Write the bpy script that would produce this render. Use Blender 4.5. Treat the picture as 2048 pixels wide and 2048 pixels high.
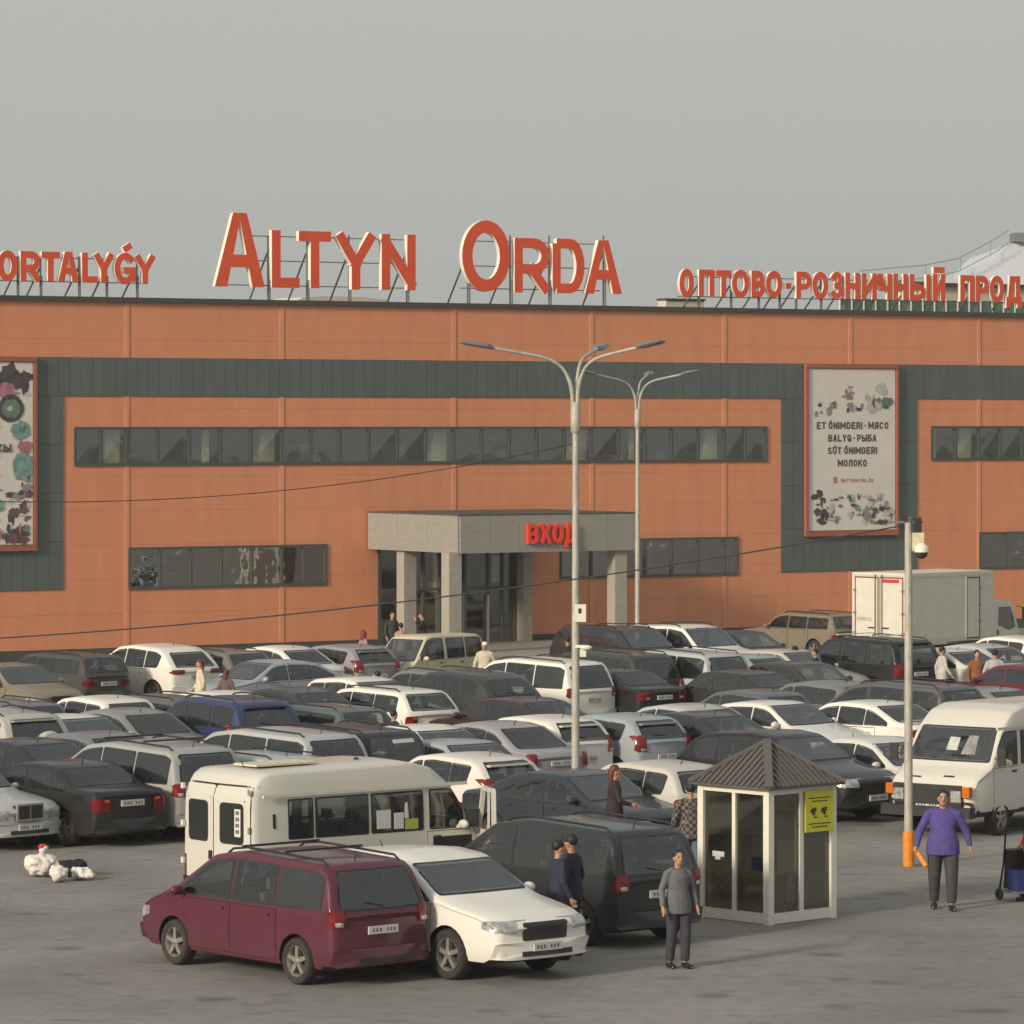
import bpy, bmesh, math, random
import numpy as np
from mathutils import Vector, Matrix
from mathutils.bvhtree import BVHTree
R = math.radians
rnd = random.Random(7)
for o in list(bpy.data.objects): bpy.data.objects.remove(o)
SC = bpy.context.scene
COL = SC.collection

# ------------------------------------------------------------ camera, sky, sun, exposure
CAM_H, FPX, HORIZ = 7.8, 8500.0, 840.0          # eye height, focal length and horizon row on a 2048 grid
cd = bpy.data.cameras.new('camera'); cam = bpy.data.objects.new('camera', cd); COL.objects.link(cam)
cam.location = (0, 0, CAM_H); cam.rotation_euler = (R(90), 0, 0)
cd.sensor_width = 36; cd.lens = FPX / 2048 * 36; cd.shift_y = -(1024 - HORIZ) / 2048
cd.clip_start = 1; cd.clip_end = 3000
SC.camera = cam
SUN_EL, SUN_B = R(20), R(48)
w = bpy.data.worlds.new('World'); SC.world = w; w.use_nodes = True
nt = w.node_tree; nt.nodes.clear()
sky = nt.nodes.new('ShaderNodeTexSky'); sky.sky_type = 'NISHITA'; sky.sun_disc = False
sdir = Vector((-math.cos(SUN_B) * math.cos(SUN_EL), -math.sin(SUN_B) * math.cos(SUN_EL), math.sin(SUN_EL)))
sky.sun_elevation = SUN_EL; sky.sun_rotation = math.atan2(sdir.x, sdir.y)
sky.air_density = 1.0; sky.dust_density = 6.0; sky.ozone_density = 1.0
mx = nt.nodes.new('ShaderNodeMix'); mx.data_type = 'RGBA'; mx.inputs[0].default_value = 0.80
mx.inputs[7].default_value = (3.92, 4.02, 3.82, 1)
bgn = nt.nodes.new('ShaderNodeBackground'); bgn.inputs[1].default_value = 0.1
wo = nt.nodes.new('ShaderNodeOutputWorld')
nt.links.new(sky.outputs[0], mx.inputs[6]); nt.links.new(mx.outputs[2], bgn.inputs[0]); nt.links.new(bgn.outputs[0], wo.inputs[0])
sl = bpy.data.lights.new('sun', 'SUN'); sl.energy = 2.4; sl.angle = R(9); sl.color = (1.0, 0.88, 0.72)
so = bpy.data.objects.new('sun', sl); COL.objects.link(so); so.location = (-30, 0, 40)
so.rotation_euler = (-sdir).to_track_quat('-Z', 'Y').to_euler()
vs = SC.view_settings; vs.view_transform = 'Standard'; vs.look = 'None'; vs.exposure = 0.47; vs.gamma = 1; vs.use_curve_mapping = False
SC.cycles.max_bounces = 6; SC.cycles.diffuse_bounces = 3; SC.cycles.glossy_bounces = 3; SC.cycles.transparent_max_bounces = 8

# ------------------------------------------------------------ helpers
def scale_at(py, h):            # pixels per metre (2048 grid) of a point seen at row py and standing h above ground
    return (py - HORIZ) / (CAM_H - h)
def P(px, py, h):               # the place on the ground below that point
    s = scale_at(py, h); return Vector(((px - 1024) / s, FPX / s, 0))
def PS(px, s): return Vector(((px - 1024) / s, FPX / s, 0))

def mat(name, col, rough=0.6, metal=0.0, noise=0.0, nscale=8.0, bump=0.0, bscale=30.0, coat=0.0, spec=0.5, emit=None, objcol=False, stretch=None, alpha=None):
    m = bpy.data.materials.new(name); m.use_nodes = True
    n = m.node_tree.nodes; l = m.node_tree.links; b = n['Principled BSDF']
    b.inputs['Roughness'].default_value = rough; b.inputs['Metallic'].default_value = metal
    b.inputs['Specular IOR Level'].default_value = spec
    b.inputs['Coat Weight'].default_value = coat; b.inputs['Coat Roughness'].default_value = 0.09
    src = None
    if objcol:
        oi = n.new('ShaderNodeObjectInfo'); src = oi.outputs['Color']
    if noise or bump:
        tc = n.new('ShaderNodeTexCoord'); out = tc.outputs['Object']
        if stretch:
            mp = n.new('ShaderNodeMapping'); mp.inputs['Scale'].default_value = stretch; l.new(out, mp.inputs[0]); out = mp.outputs[0]
    if noise:
        t = n.new('ShaderNodeTexNoise'); t.inputs['Scale'].default_value = nscale; t.inputs['Detail'].default_value = 6; t.inputs['Roughness'].default_value = 0.62
        l.new(out, t.inputs[0])
        mr = n.new('ShaderNodeMapRange'); mr.inputs[1].default_value = 0.3; mr.inputs[2].default_value = 0.7
        mr.inputs[3].default_value = 1 - noise; mr.inputs[4].default_value = 1 + noise
        l.new(t.outputs[0], mr.inputs[0])
        vm = n.new('ShaderNodeVectorMath'); vm.operation = 'SCALE'; l.new(mr.outputs[0], vm.inputs['Scale'])
        if src: l.new(src, vm.inputs[0])
        else: vm.inputs[0].default_value = col[:3]
        l.new(vm.outputs[0], b.inputs['Base Color'])
    elif src: l.new(src, b.inputs['Base Color'])
    else: b.inputs['Base Color'].default_value = (*col[:3], 1)
    if bump:
        t2 = n.new('ShaderNodeTexNoise'); t2.inputs['Scale'].default_value = bscale; t2.inputs['Detail'].default_value = 4; l.new(out, t2.inputs[0])
        bp = n.new('ShaderNodeBump'); bp.inputs['Strength'].default_value = bump; bp.inputs['Distance'].default_value = 0.02
        l.new(t2.outputs[0], bp.inputs['Height']); l.new(bp.outputs[0], b.inputs['Normal'])
    if emit:
        b.inputs['Emission Color'].default_value = (*col[:3], 1); b.inputs['Emission Strength'].default_value = emit
    return m

def car_paint():
    m = mat('car_paint', (1, 1, 1), rough=0.42, coat=0.45, spec=0.34, objcol=True)
    n = m.node_tree.nodes; l = m.node_tree.links; b = n['Principled BSDF']
    oi = [x for x in n if x.type == 'OBJECT_INFO'][0]
    tc = n.new('ShaderNodeTexCoord'); sp = n.new('ShaderNodeSeparateXYZ'); l.new(tc.outputs['Object'], sp.inputs[0])
    ns = n.new('ShaderNodeTexNoise'); ns.inputs['Scale'].default_value = 2.2; ns.inputs['Detail'].default_value = 5
    ad = n.new('ShaderNodeVectorMath'); ad.operation = 'ADD'; l.new(tc.outputs['Object'], ad.inputs[0])
    cb = n.new('ShaderNodeCombineXYZ'); ml = n.new('ShaderNodeMath'); ml.operation = 'MULTIPLY'; ml.inputs[1].default_value = 50
    l.new(oi.outputs['Random'], ml.inputs[0]); l.new(ml.outputs[0], cb.inputs[0]); l.new(cb.outputs[0], ad.inputs[1]); l.new(ad.outputs[0], ns.inputs[0])
    mr = n.new('ShaderNodeMapRange'); mr.inputs[1].default_value = 0.9; mr.inputs[2].default_value = 0.25; mr.inputs[3].default_value = 0.0; mr.inputs[4].default_value = 0.15
    l.new(sp.outputs[2], mr.inputs[0])
    m2 = n.new('ShaderNodeMath'); m2.operation = 'MULTIPLY'; l.new(mr.outputs[0], m2.inputs[0]); l.new(ns.outputs[0], m2.inputs[1])
    ad2 = n.new('ShaderNodeMath'); ad2.operation = 'ADD'; l.new(m2.outputs[0], ad2.inputs[0])
    m3 = n.new('ShaderNodeMath'); m3.operation = 'MULTIPLY'; m3.inputs[1].default_value = 0.03; l.new(ns.outputs[0], m3.inputs[0]); l.new(m3.outputs[0], ad2.inputs[1])
    mix = n.new('ShaderNodeMix'); mix.data_type = 'RGBA'; l.new(ad2.outputs[0], mix.inputs[0]); l.new(oi.outputs['Color'], mix.inputs[6])
    mix.inputs[7].default_value = (0.18, 0.165, 0.145, 1)
    for k in list(b.inputs['Base Color'].links): l.remove(k)
    l.new(mix.outputs[2], b.inputs['Base Color'])
    r = n.new('ShaderNodeMapRange'); r.inputs[3].default_value = 0.34; r.inputs[4].default_value = 0.62; l.new(ns.outputs[0], r.inputs[0]); l.new(r.outputs[0], b.inputs['Roughness'])
    return m

def glass_mat(name, tint, lo, hi, refl=.09):
    m = bpy.data.materials.new(name); m.use_nodes = True; n = m.node_tree.nodes; l = m.node_tree.links; n.clear()
    o = n.new('ShaderNodeOutputMaterial'); oi = n.new('ShaderNodeObjectInfo')
    tr = n.new('ShaderNodeBsdfTransparent'); df = n.new('ShaderNodeBsdfDiffuse'); gl = n.new('ShaderNodeBsdfGlossy'); gl.inputs['Roughness'].default_value = .05
    tr.inputs[0].default_value = (*tint, 1); df.inputs[0].default_value = (.02, .022, .024, 1)
    mr = n.new('ShaderNodeMapRange'); mr.inputs[3].default_value = lo; mr.inputs[4].default_value = hi; l.new(oi.outputs['Random'], mr.inputs[0])
    m1 = n.new('ShaderNodeMixShader'); l.new(mr.outputs[0], m1.inputs[0]); l.new(df.outputs[0], m1.inputs[1]); l.new(tr.outputs[0], m1.inputs[2])
    lw = n.new('ShaderNodeLayerWeight'); lw.inputs[0].default_value = .18; mm = n.new('ShaderNodeMapRange'); mm.inputs[3].default_value = refl; mm.inputs[4].default_value = .9; l.new(lw.outputs['Fresnel'], mm.inputs[0])
    m2 = n.new('ShaderNodeMixShader'); l.new(mm.outputs[0], m2.inputs[0]); l.new(m1.outputs[0], m2.inputs[1]); l.new(gl.outputs[0], m2.inputs[2]); l.new(m2.outputs[0], o.inputs[0])
    return m

M = {
 'paint': car_paint(),
 'glass': glass_mat('car_glass', (.68, .74, .72), .35, 1.0, .12),
 'screen': glass_mat('windscreen_glass', (.66, .76, .76), .75, .95, .20),
 'seatcloth': mat('seat_cloth', (.10, .10, .10), .9, noise=.3, nscale=6),
 'trim': mat('black_plastic', (0.022, 0.022, 0.022), 0.55, noise=0.3, nscale=6),
 'seam': mat('dark_gap', (0.01, 0.01, 0.01), 0.9),
 'tyre': mat('tyre_rubber', (0.03, 0.028, 0.026), 0.85, noise=0.4, nscale=12),
 'rim': mat('wheel_alloy', (0.30, 0.28, 0.25), 0.4, 0.4, noise=0.3, nscale=12),
 'red': mat('tail_lamp_red', (0.17, 0.010, 0.012), 0.12, noise=0.35, nscale=15),
 'amber': mat('amber_lamp', (0.55, 0.14, 0.02), 0.15),
 'lamp': mat('head_lamp', (0.42, 0.43, 0.42), 0.1, 0.3, noise=0.5, nscale=14),
 'plate': mat('number_plate', (0.55, 0.54, 0.50), 0.5),
 'platetext': mat('plate_print', (0.13, 0.13, 0.14), 0.6),
 'chrome': mat('chrome_trim', (0.55, 0.55, 0.54), 0.2, 0.8),
 'grille': mat('grille_black', (0.02, 0.02, 0.02), 0.45, bump=0.6, bscale=60),
 'orange': mat('orange_cladding', (0.66, 0.262, 0.132), 0.55, noise=0.07, nscale=0.9, bump=0.05, bscale=3, stretch=(2.2, 1, .45)),
 'orange2': mat('orange_strip_lit', (0.68, 0.285, 0.158), 0.5, noise=0.08, nscale=2),  # cladding orange made lighter, sunlit look of the strips put into the colour
 'greypanel': mat('dark_grey_cladding', (0.096, 0.114, 0.110), 0.55, noise=0.10, nscale=1.3),
 'greypanel2': mat('dark_grey_cladding_b', (0.102, 0.120, 0.116), 0.55, noise=0.10, nscale=1.6),
 'joint': mat('cladding_joint', (0.20, 0.075, 0.045), 0.8),
 'parapet': mat('parapet_metal', (0.06, 0.055, 0.05), 0.5, noise=0.1),
 'frame': mat('window_frame_metal', (0.07, 0.08, 0.075), 0.5),
 'column': mat('stone_cladding', (0.35, 0.325, 0.275), 0.7, noise=0.10, nscale=5, bump=0.2),
 'fascia': mat('fascia_composite', (0.29, 0.28, 0.245), 0.6, noise=0.12, nscale=3, stretch=(1, 1, 6)),
 'plinth': mat('dark_green_plinth', (0.06, 0.07, 0.055), 0.7, noise=0.2),
 'beige': mat('interior_beige', (0.62, 0.56, 0.40), 0.8, noise=0.15),
 'inwall': mat('interior_grey', (0.22, 0.225, 0.19), 0.8, noise=0.4, nscale=1.2),
 'signred': mat('sign_red_face', (0.72, 0.085, 0.025), 0.5, noise=0.07, nscale=2),
 'signwhite': mat('sign_cream_side', (0.80, 0.74, 0.62), 0.5, noise=0.05),
 'steel': mat('galvanised_steel', (0.20, 0.20, 0.19), 0.5, 0.3, noise=0.2),
 'pole': mat('pole_zinc', (0.42, 0.40, 0.34), 0.55, 0.1, noise=0.25, nscale=4, stretch=(3, 3, 1)),
 'lamphead': mat('lamp_head_grey', (0.20, 0.20, 0.19), 0.4, 0.3),
 'white': mat('white_paint', (0.66, 0.63, 0.54), 0.45, noise=0.07, nscale=3, coat=0.2),
 'boxwhite': mat('box_panel', (0.62, 0.60, 0.52), 0.5, noise=0.07, nscale=1.8, stretch=(1, 1, 3)),
 'upvc': mat('white_booth_frame', (0.74, 0.70, 0.60), 0.45, noise=0.06),
 'boothglass': glass_mat('booth_glass', (.8, .8, .74), .7, .95, .12),
 'roofbrown': mat('brown_ribbed_metal', (0.102, 0.092, 0.08), 0.5, noise=0.12, nscale=3),
 'yellow': mat('yellow_board', (0.58, 0.55, 0.03), 0.6, noise=0.05),
 'black': mat('black_print', (0.03, 0.03, 0.03), 0.7),
 'orangepost': mat('orange_post_paint', (0.70, 0.24, 0.02), 0.5, noise=0.2, nscale=9),
 'banner': mat('banner_cloth', (0.68, 0.64, 0.58), 0.8, noise=0.05, nscale=1.5, bump=0.2, bscale=2),
 'bannerframe': mat('banner_frame', (0.34, 0.11, 0.065), 0.6, noise=0.2),
 'cable': mat('cable_black', (0.03, 0.028, 0.03), 0.7),
 'skin': mat('skin', (0.42, 0.23, 0.15), 0.55, noise=0.08, nscale=20),
 'hair': mat('black_hair', (0.012, 0.010, 0.009), 0.6),
 'hairred': mat('auburn_hair', (0.10, 0.03, 0.015), 0.6),
 'cloth': mat('cloth', (1, 1, 1), 0.85, objcol=True, noise=0.18, nscale=9, bump=0.4, bscale=14),
 'cream': mat('roof_cream', (0.62, 0.56, 0.44), 0.7, noise=0.1),
 'greenglass': mat('green_glass_rail', (0.11, 0.19, 0.155), 0.2, noise=0.3, nscale=1),
 'haze_blue': mat('hall_painted_haze', (0.52, 0.55, 0.61), 0.6, noise=0.05),  # distant hall colour, paled and blued to paint in the haze
 'paper': mat('paper', (0.6, 0.6, 0.56), 0.8), 'green': mat('lime_paper', (0.35, 0.42, 0.08), 0.8),
 'blue': mat('blue_plastic', (0.02, 0.035, 0.16), 0.5), 'bag': mat('white_sack', (0.70, 0.66, 0.60), 0.7, noise=0.08, nscale=6, bump=0.5, bscale=9),
 'redcloth': mat('red_fabric', (0.55, 0.03, 0.03), 0.8, noise=0.15),
 'steering': mat('curb_concrete', (0.32, 0.30, 0.26), 0.85, noise=0.2),
}

def obj(name, verts, faces, m=None, parent=None, loc=None, smooth=None, mats=None, midx=None):
    me = bpy.data.meshes.new(name); me.from_pydata([tuple(v) for v in verts], [], [tuple(f) for f in faces]); me.update()
    for k in (mats or [m]):
        me.materials.append(M[k])
    if midx is not None:
        for p, i in zip(me.polygons, midx): p.material_index = i
    if smooth is not None:
        me.polygons.foreach_set('use_smooth', [True] * len(me.polygons))
        if smooth < 180: me.set_sharp_from_angle(angle=R(smooth))
    o = bpy.data.objects.new(name, me); COL.objects.link(o)
    if parent: o.parent = parent
    if loc is not None: o.location = loc
    return o
def link(name, me, parent=None, loc=(0, 0, 0), rot=(0, 0, 0), scale=None):
    o = bpy.data.objects.new(name, me); COL.objects.link(o); o.location = loc; o.rotation_euler = rot
    if scale: o.scale = scale
    if parent: o.parent = parent
    return o
def thing(name, label, cat, loc=(0, 0, 0), yaw=0, group=None):
    o = bpy.data.objects.new(name, None); COL.objects.link(o); o.location = loc; o.rotation_euler = (0, 0, yaw); o.empty_display_size = 0.3
    return tag(o, label, cat, group)
def tag(o, label, cat, group=None):
    o['label'] = label; o['category'] = cat
    if group: o['group'] = group
    return o
def struct(o): o['kind'] = 'structure'; return o

class MB:
    def __init__(s): s.v = []; s.f = []
    def add(s, v, f):
        k = len(s.v); s.v += [Vector(p) for p in v]; s.f += [tuple(i + k for i in q) for q in f]; return s
    def box(s, x0, x1, y0, y1, z0, z1):
        return s.add([(x0, y0, z0), (x1, y0, z0), (x1, y1, z0), (x0, y1, z0), (x0, y0, z1), (x1, y0, z1), (x1, y1, z1), (x0, y1, z1)],
                     [(0, 3, 2, 1), (4, 5, 6, 7), (0, 1, 5, 4), (1, 2, 6, 5), (2, 3, 7, 6), (3, 0, 4, 7)])
    def bar(s, a, b, w, h=None):
        a, b = Vector(a), Vector(b); d = (b - a).normalized(); h = h or w
        up = Vector((0, 0, 1)) if abs(d.z) < 0.95 else Vector((0, 1, 0))
        u = d.cross(up).normalized() * w / 2; v = u.cross(d).normalized() * h / 2
        p = [a + u + v, a - u + v, a - u - v, a + u - v]; q = [x + (b - a) for x in p]
        return s.add(p + q, [(0, 1, 2, 3), (7, 6, 5, 4), (0, 4, 5, 1), (1, 5, 6, 2), (2, 6, 7, 3), (3, 7, 4, 0)])
    def tube(s, pts, rad, n=8, cap=True):
        pts = [Vector(p) for p in pts]; rr = rad if isinstance(rad, (list, tuple)) else [rad] * len(pts)
        k = len(s.v); ref = None
        for i, p in enumerate(pts):
            d = (pts[min(i + 1, len(pts) - 1)] - pts[max(i - 1, 0)]).normalized()
            if ref is None: ref = d.orthogonal().normalized()
            ref = (ref - d * ref.dot(d)).normalized(); w_ = d.cross(ref)
            for j in range(n):
                a = 2 * math.pi * j / n; s.v.append(p + (ref * math.cos(a) + w_ * math.sin(a)) * rr[i])
        for i in range(len(pts) - 1):
            for j in range(n):
                a = k + i * n + j; b = k + i * n + (j + 1) % n; s.f.append((a, b, b + n, a + n))
        if cap:
            s.f.append(tuple(k + j for j in reversed(range(n)))); e = k + (len(pts) - 1) * n; s.f.append(tuple(e + j for j in range(n)))
        return s
    def lathe(s, prof, n=20, axis='z'):
        k = len(s.v)
        for r_, z in prof:
            for j in range(n):
                a = 2 * math.pi * j / n; c, d = r_ * math.cos(a), r_ * math.sin(a)
                s.v.append(Vector((c, d, z)) if axis == 'z' else Vector((c, z, d)))
        for i in range(len(prof) - 1):
            for j in range(n):
                a = k + i * n + j; b = k + i * n + (j + 1) % n
                s.f.append((a, b, b + n, a + n) if axis == 'z' else (b, a, a + n, b + n))
        return s
    def poly(s, pts, y0, y1):      # prism of an x,z outline between y0 and y1
        n = len(pts); v = [(x, y0, z) for x, z in pts] + [(x, y1, z) for x, z in pts]
        f = [tuple(range(n)), tuple(reversed(range(n, 2 * n)))] + [(i, i + n, (i + 1) % n + n, (i + 1) % n) for i in range(n)]
        return s.add(v, f)
    def ell(s, c, r, n=12, m=8):
        k = len(s.v); c = Vector(c)
        for i in range(m + 1):
            t = math.pi * i / m
            for j in range(n):
                a = 2 * math.pi * j / n
                s.v.append(c + Vector((r[0] * math.sin(t) * math.cos(a), r[1] * math.sin(t) * math.sin(a), r[2] * math.cos(t))))
        for i in range(m):
            for j in range(n):
                a = k + i * n + j; b = k + i * n + (j + 1) % n; s.f.append((a, a + n, b + n, b))
        return s
    def obj(s, name, m, parent=None, loc=None, smooth=None): return obj(name, s.v, s.f, m, parent, loc, smooth)
    def mesh(s, name, m, smooth=None):
        o = s.obj(name, m, None, None, smooth); me = o.data; bpy.data.objects.remove(o); return me

# ------------------------------------------------------------ ground
gm = mat('asphalt', (0.2, 0.19, 0.17), 0.9, noise=0.16, nscale=0.35, bump=0.5, bscale=25)
def ground_mat():
    n = gm.node_tree.nodes; l = gm.node_tree.links; b = n['Principled BSDF']
    tc = n.new('ShaderNodeTexCoord')
    def noise(sc, lo, hi, a, c, det=6, stretch=(1, 1, 1)):
        mp = n.new('ShaderNodeMapping'); mp.inputs['Scale'].default_value = stretch; l.new(tc.outputs['Object'], mp.inputs[0])
        t = n.new('ShaderNodeTexNoise'); t.inputs['Scale'].default_value = sc; t.inputs['Detail'].default_value = det; l.new(mp.outputs[0], t.inputs[0])
        r = n.new('ShaderNodeMapRange'); r.inputs[1].default_value = lo; r.inputs[2].default_value = hi; r.inputs[3].default_value = a; r.inputs[4].default_value = c
        l.new(t.outputs[0], r.inputs[0]); return r.outputs[0]
    o1 = noise(0.25, 0.35, 0.65, 0.85, 1.15); o2 = noise(3.0, 0.3, 0.7, 0.9, 1.1, 8); o3 = noise(1.1, 0.60, 0.70, 1.0, 0.72, 3, (1, 2.0, 1)); o4 = noise(40, 0.3, 0.7, 0.88, 1.12, 2)
    cur = o1
    for x in (o2, o3, o4):
        mm = n.new('ShaderNodeMath'); mm.operation = 'MULTIPLY'; l.new(cur, mm.inputs[0]); l.new(x, mm.inputs[1]); cur = mm.outputs[0]
    vo = n.new('ShaderNodeTexVoronoi'); vo.feature = 'DISTANCE_TO_EDGE'; vo.inputs['Scale'].default_value = 0.22
    dn = n.new('ShaderNodeTexNoise'); dn.inputs['Scale'].default_value = 1.3; dn.inputs['Detail'].default_value = 5; l.new(tc.outputs['Object'], dn.inputs[0])
    ad = n.new('ShaderNodeMixRGB'); ad.inputs[0].default_value = 0.12; l.new(tc.outputs['Object'], ad.inputs[1]); ad.blend_type = 'ADD'; l.new(dn.outputs['Color'], ad.inputs[2]); l.new(ad.outputs[0], vo.inputs[0])
    cr = n.new('ShaderNodeMapRange'); cr.inputs[1].default_value = 0.0; cr.inputs[2].default_value = 0.006; cr.inputs[3].default_value = 0.86; cr.inputs[4].default_value = 1.0; l.new(vo.outputs['Distance'], cr.inputs[0])
    v2 = n.new('ShaderNodeTexVoronoi'); v2.inputs['Scale'].default_value = 0.55; l.new(tc.outputs['Object'], v2.inputs[0])
    st = n.new('ShaderNodeMapRange'); st.inputs[1].default_value = 0.08; st.inputs[2].default_value = 0.2; st.inputs[3].default_value = 0.6; st.inputs[4].default_value = 1.0; l.new(v2.outputs['Distance'], st.inputs[0])
    for x in (cr.outputs[0], st.outputs[0]):
        mm = n.new('ShaderNodeMath'); mm.operation = 'MULTIPLY'; l.new(cur, mm.inputs[0]); l.new(x, mm.inputs[1]); cur = mm.outputs[0]
    vm = n.new('ShaderNodeVectorMath'); vm.operation = 'SCALE'; vm.inputs[0].default_value = (0.225, 0.210, 0.190); l.new(cur, vm.inputs['Scale'])
    for k in list(b.inputs['Base Color'].links): l.remove(k)
    l.new(vm.outputs[0], b.inputs['Base Color'])
ground_mat(); M['asphalt'] = gm
g = MB().add([(-900, -60, 0), (900, -60, 0), (900, 1800, 0), (-900, 1800, 0)], [(0, 1, 2, 3)]).obj('ground', 'asphalt'); struct(g)

# ------------------------------------------------------------ building
TH = R(32.6); D0 = 147.3; CT, ST = math.cos(TH), math.sin(TH)
def FS(px):
    X = (px - 1024) / FPX; return X * D0 / (CT - X * ST)
def FZ(px, py):
    d = D0 + FS(px) * ST; return CAM_H - (py - HORIZ) * d / FPX
bld = thing('market_building', 'long orange and dark grey clad market hall with strip windows behind the car park', 'building', (0, D0, 0), TH)
# local axes: x along the facade to the right, -y out of the facade, z up
ROOF = FZ(0, 601)
S0, S1 = -46.0, 52.0
bays = [-46.0, -38.0, -31.5] + [FS(x) for x in (-62, 252, 562, 906, 1181, 1447, 1699, 1956)] + [FS(1956) + 6.2, FS(1956) + 12.4, FS(1956) + 18.6, S1]
bays = sorted(set(bays))
def rect(px0, px1, py0, py1, at=None):
    at = px0 if at is None else at
    return (FS(px0), FS(px1), FZ(at, py1), FZ(at, py0))
WU_T, WU_B = FZ(149, 857), FZ(149, 929)
WL_T, WL_B = FZ(257, 1098), FZ(257, 1176)
GT, GI = FZ(100, 714), FZ(300, 793)              # grey band top and its lower edge
GBt, GBb = FZ(60, 1102), FZ(60, 1181)            # low grey strip below the banners
wins = {'upper_left': (FS(149), FS(1530), WU_B, WU_T), 'upper_right': (FS(1862), FS(1862) + 30, WU_B, WU_T),
        'lower_left': (FS(257), FS(650), WL_B, WL_T), 'lower_mid': (FS(1120), FS(1472), WL_B, WL_T), 'lower_right': (FS(1958), FS(1958) + 9, WL_B, WL_T)}
grey = [(FS(69), FS(1605), GI, GT), (FS(69), FS(125), GBb, GI - .001), (FS(-122), FS(69) - .001, GBb, GBt), (FS(1560), FS(1605), GBb, GI - .001),
        (FS(1605) + .001, FS(1791), GBb, GBt), (FS(1791) + .001, FS(1832), GBb, GI - .001), (FS(1791) + .001, S1, GI, GT), (FS(-178), FS(-122) - .001, GBb, GI - .001), (S0, FS(-122) - .001, GI, GT)]
banner_r = (FS(1605), FS(1791), GBt, GT); banner_l = (FS(-122), FS(69), GBt, GT)
door_hole = (FS(754), FS(1031), 0, FZ(754, 1060))
cuts = list(wins.values()) + grey + [banner_r, banner_l, door_hole]
# solid backing wall with real openings (orange panels hang 4 cm in front of it)
def subtract(rects, c):
    out = []
    for (a, b, z0, z1) in rects:
        c0, c1, d0, d1 = c
        if c1 <= a + 1e-4 or c0 >= b - 1e-4 or d1 <= z0 + 1e-4 or d0 >= z1 - 1e-4: out.append((a, b, z0, z1)); continue
        if d0 > z0: out.append((a, b, z0, d0))
        if d1 < z1: out.append((a, b, d1, z1))
        m0, m1 = max(z0, d0), min(z1, d1)
        if c0 > a: out.append((a, c0, m0, m1))
        if c1 < b: out.append((c1, b, m0, m1))
    return [r for r in out if r[1] - r[0] > .03 and r[3] - r[2] > .03]
holes = list(wins.values()) + [door_hole]
back = [(S0, S1, 0, ROOF)]
for h in holes: back = subtract(back, h)
mb = MB()
for (a, b, z0, z1) in back: mb.box(a, b, 0.0, 0.25, z0, z1)
wall = mb.obj('wall', 'joint', bld)
mb = MB().box(S0, S0 + .3, .25, 60, 0, ROOF - .3).box(S1 - .3, S1, .25, 60, 0, ROOF - .3).box(S0, S1, 60, 60.3, 0, ROOF - .3)
mb.obj('side_wall', 'orange', bld)
MB().box(S0, S1, 0.26, 60, ROOF - .9, ROOF - .7).obj('flat_roof', 'parapet', bld)
MB().box(S0 - .05, S1 + .05, -.16, .3, ROOF, ROOF + .17).obj('parapet_cap', 'parapet', bld)
rows_z = [0.35]
PH = 1.12
while rows_z[-1] + PH < ROOF - .1: rows_z.append(rows_z[-1] + PH)
rows_z.append(ROOF)
for i in range(len(bays) - 1):
    a, b = bays[i] + .085, bays[i + 1] - .085
    for j in range(len(rows_z) - 1):
        rs = [(a, b, rows_z[j] + .0025, rows_z[j + 1] - .0025)]
        for c in cuts: rs = subtract(rs, c)
        for (x0, x1, z0, z1) in rs:
            MB().box(x0, x1, -.045 - rnd.random() * .003, -.001, z0, z1).obj('wall_panel', 'orange', bld)
MB().box(S0, FS(754), -.07, -.001, 0, .34).obj('plinth', 'plinth', bld)
MB().box(FS(1031) + .3, S1, -.07, -.001, 0, .34).obj('plinth', 'plinth', bld)
for s in bays[1:-1]:
    rs = [(s - .1, s + .1, .35, ROOF)]
    for c in cuts: rs = subtract(rs, c)
    for (x0, x1, z0, z1) in rs:
        if x1 - x0 > .12: MB().box(x0 + .02, x1 - .02, -.07, -.001, z0, z1).obj('cover_strip', 'orange2', bld)
# grey cladding, panel by panel
gi = 0
for (a, b, z0, z1) in grey:
    vert = (b - a) < 1.4
    if vert:
        n = max(1, round((z1 - z0) / 1.52)); nx = 2
    else:
        n = 1; nx = max(1, round((b - a) / .41))
    for i in range(nx):
        for j in range(n):
            x0 = a + (b - a) * i / nx; x1 = a + (b - a) * (i + 1) / nx; y0 = z0 + (z1 - z0) * j / n; y1 = z0 + (z1 - z0) * (j + 1) / n
            gi += 1
            MB().box(x0 + .006, x1 - .006, -.075 - rnd.random() * .008, -.001, y0 + .006, y1 - .006).obj('grey_panel', 'greypanel' if rnd.random() < .55 else 'greypanel2', bld)
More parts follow.
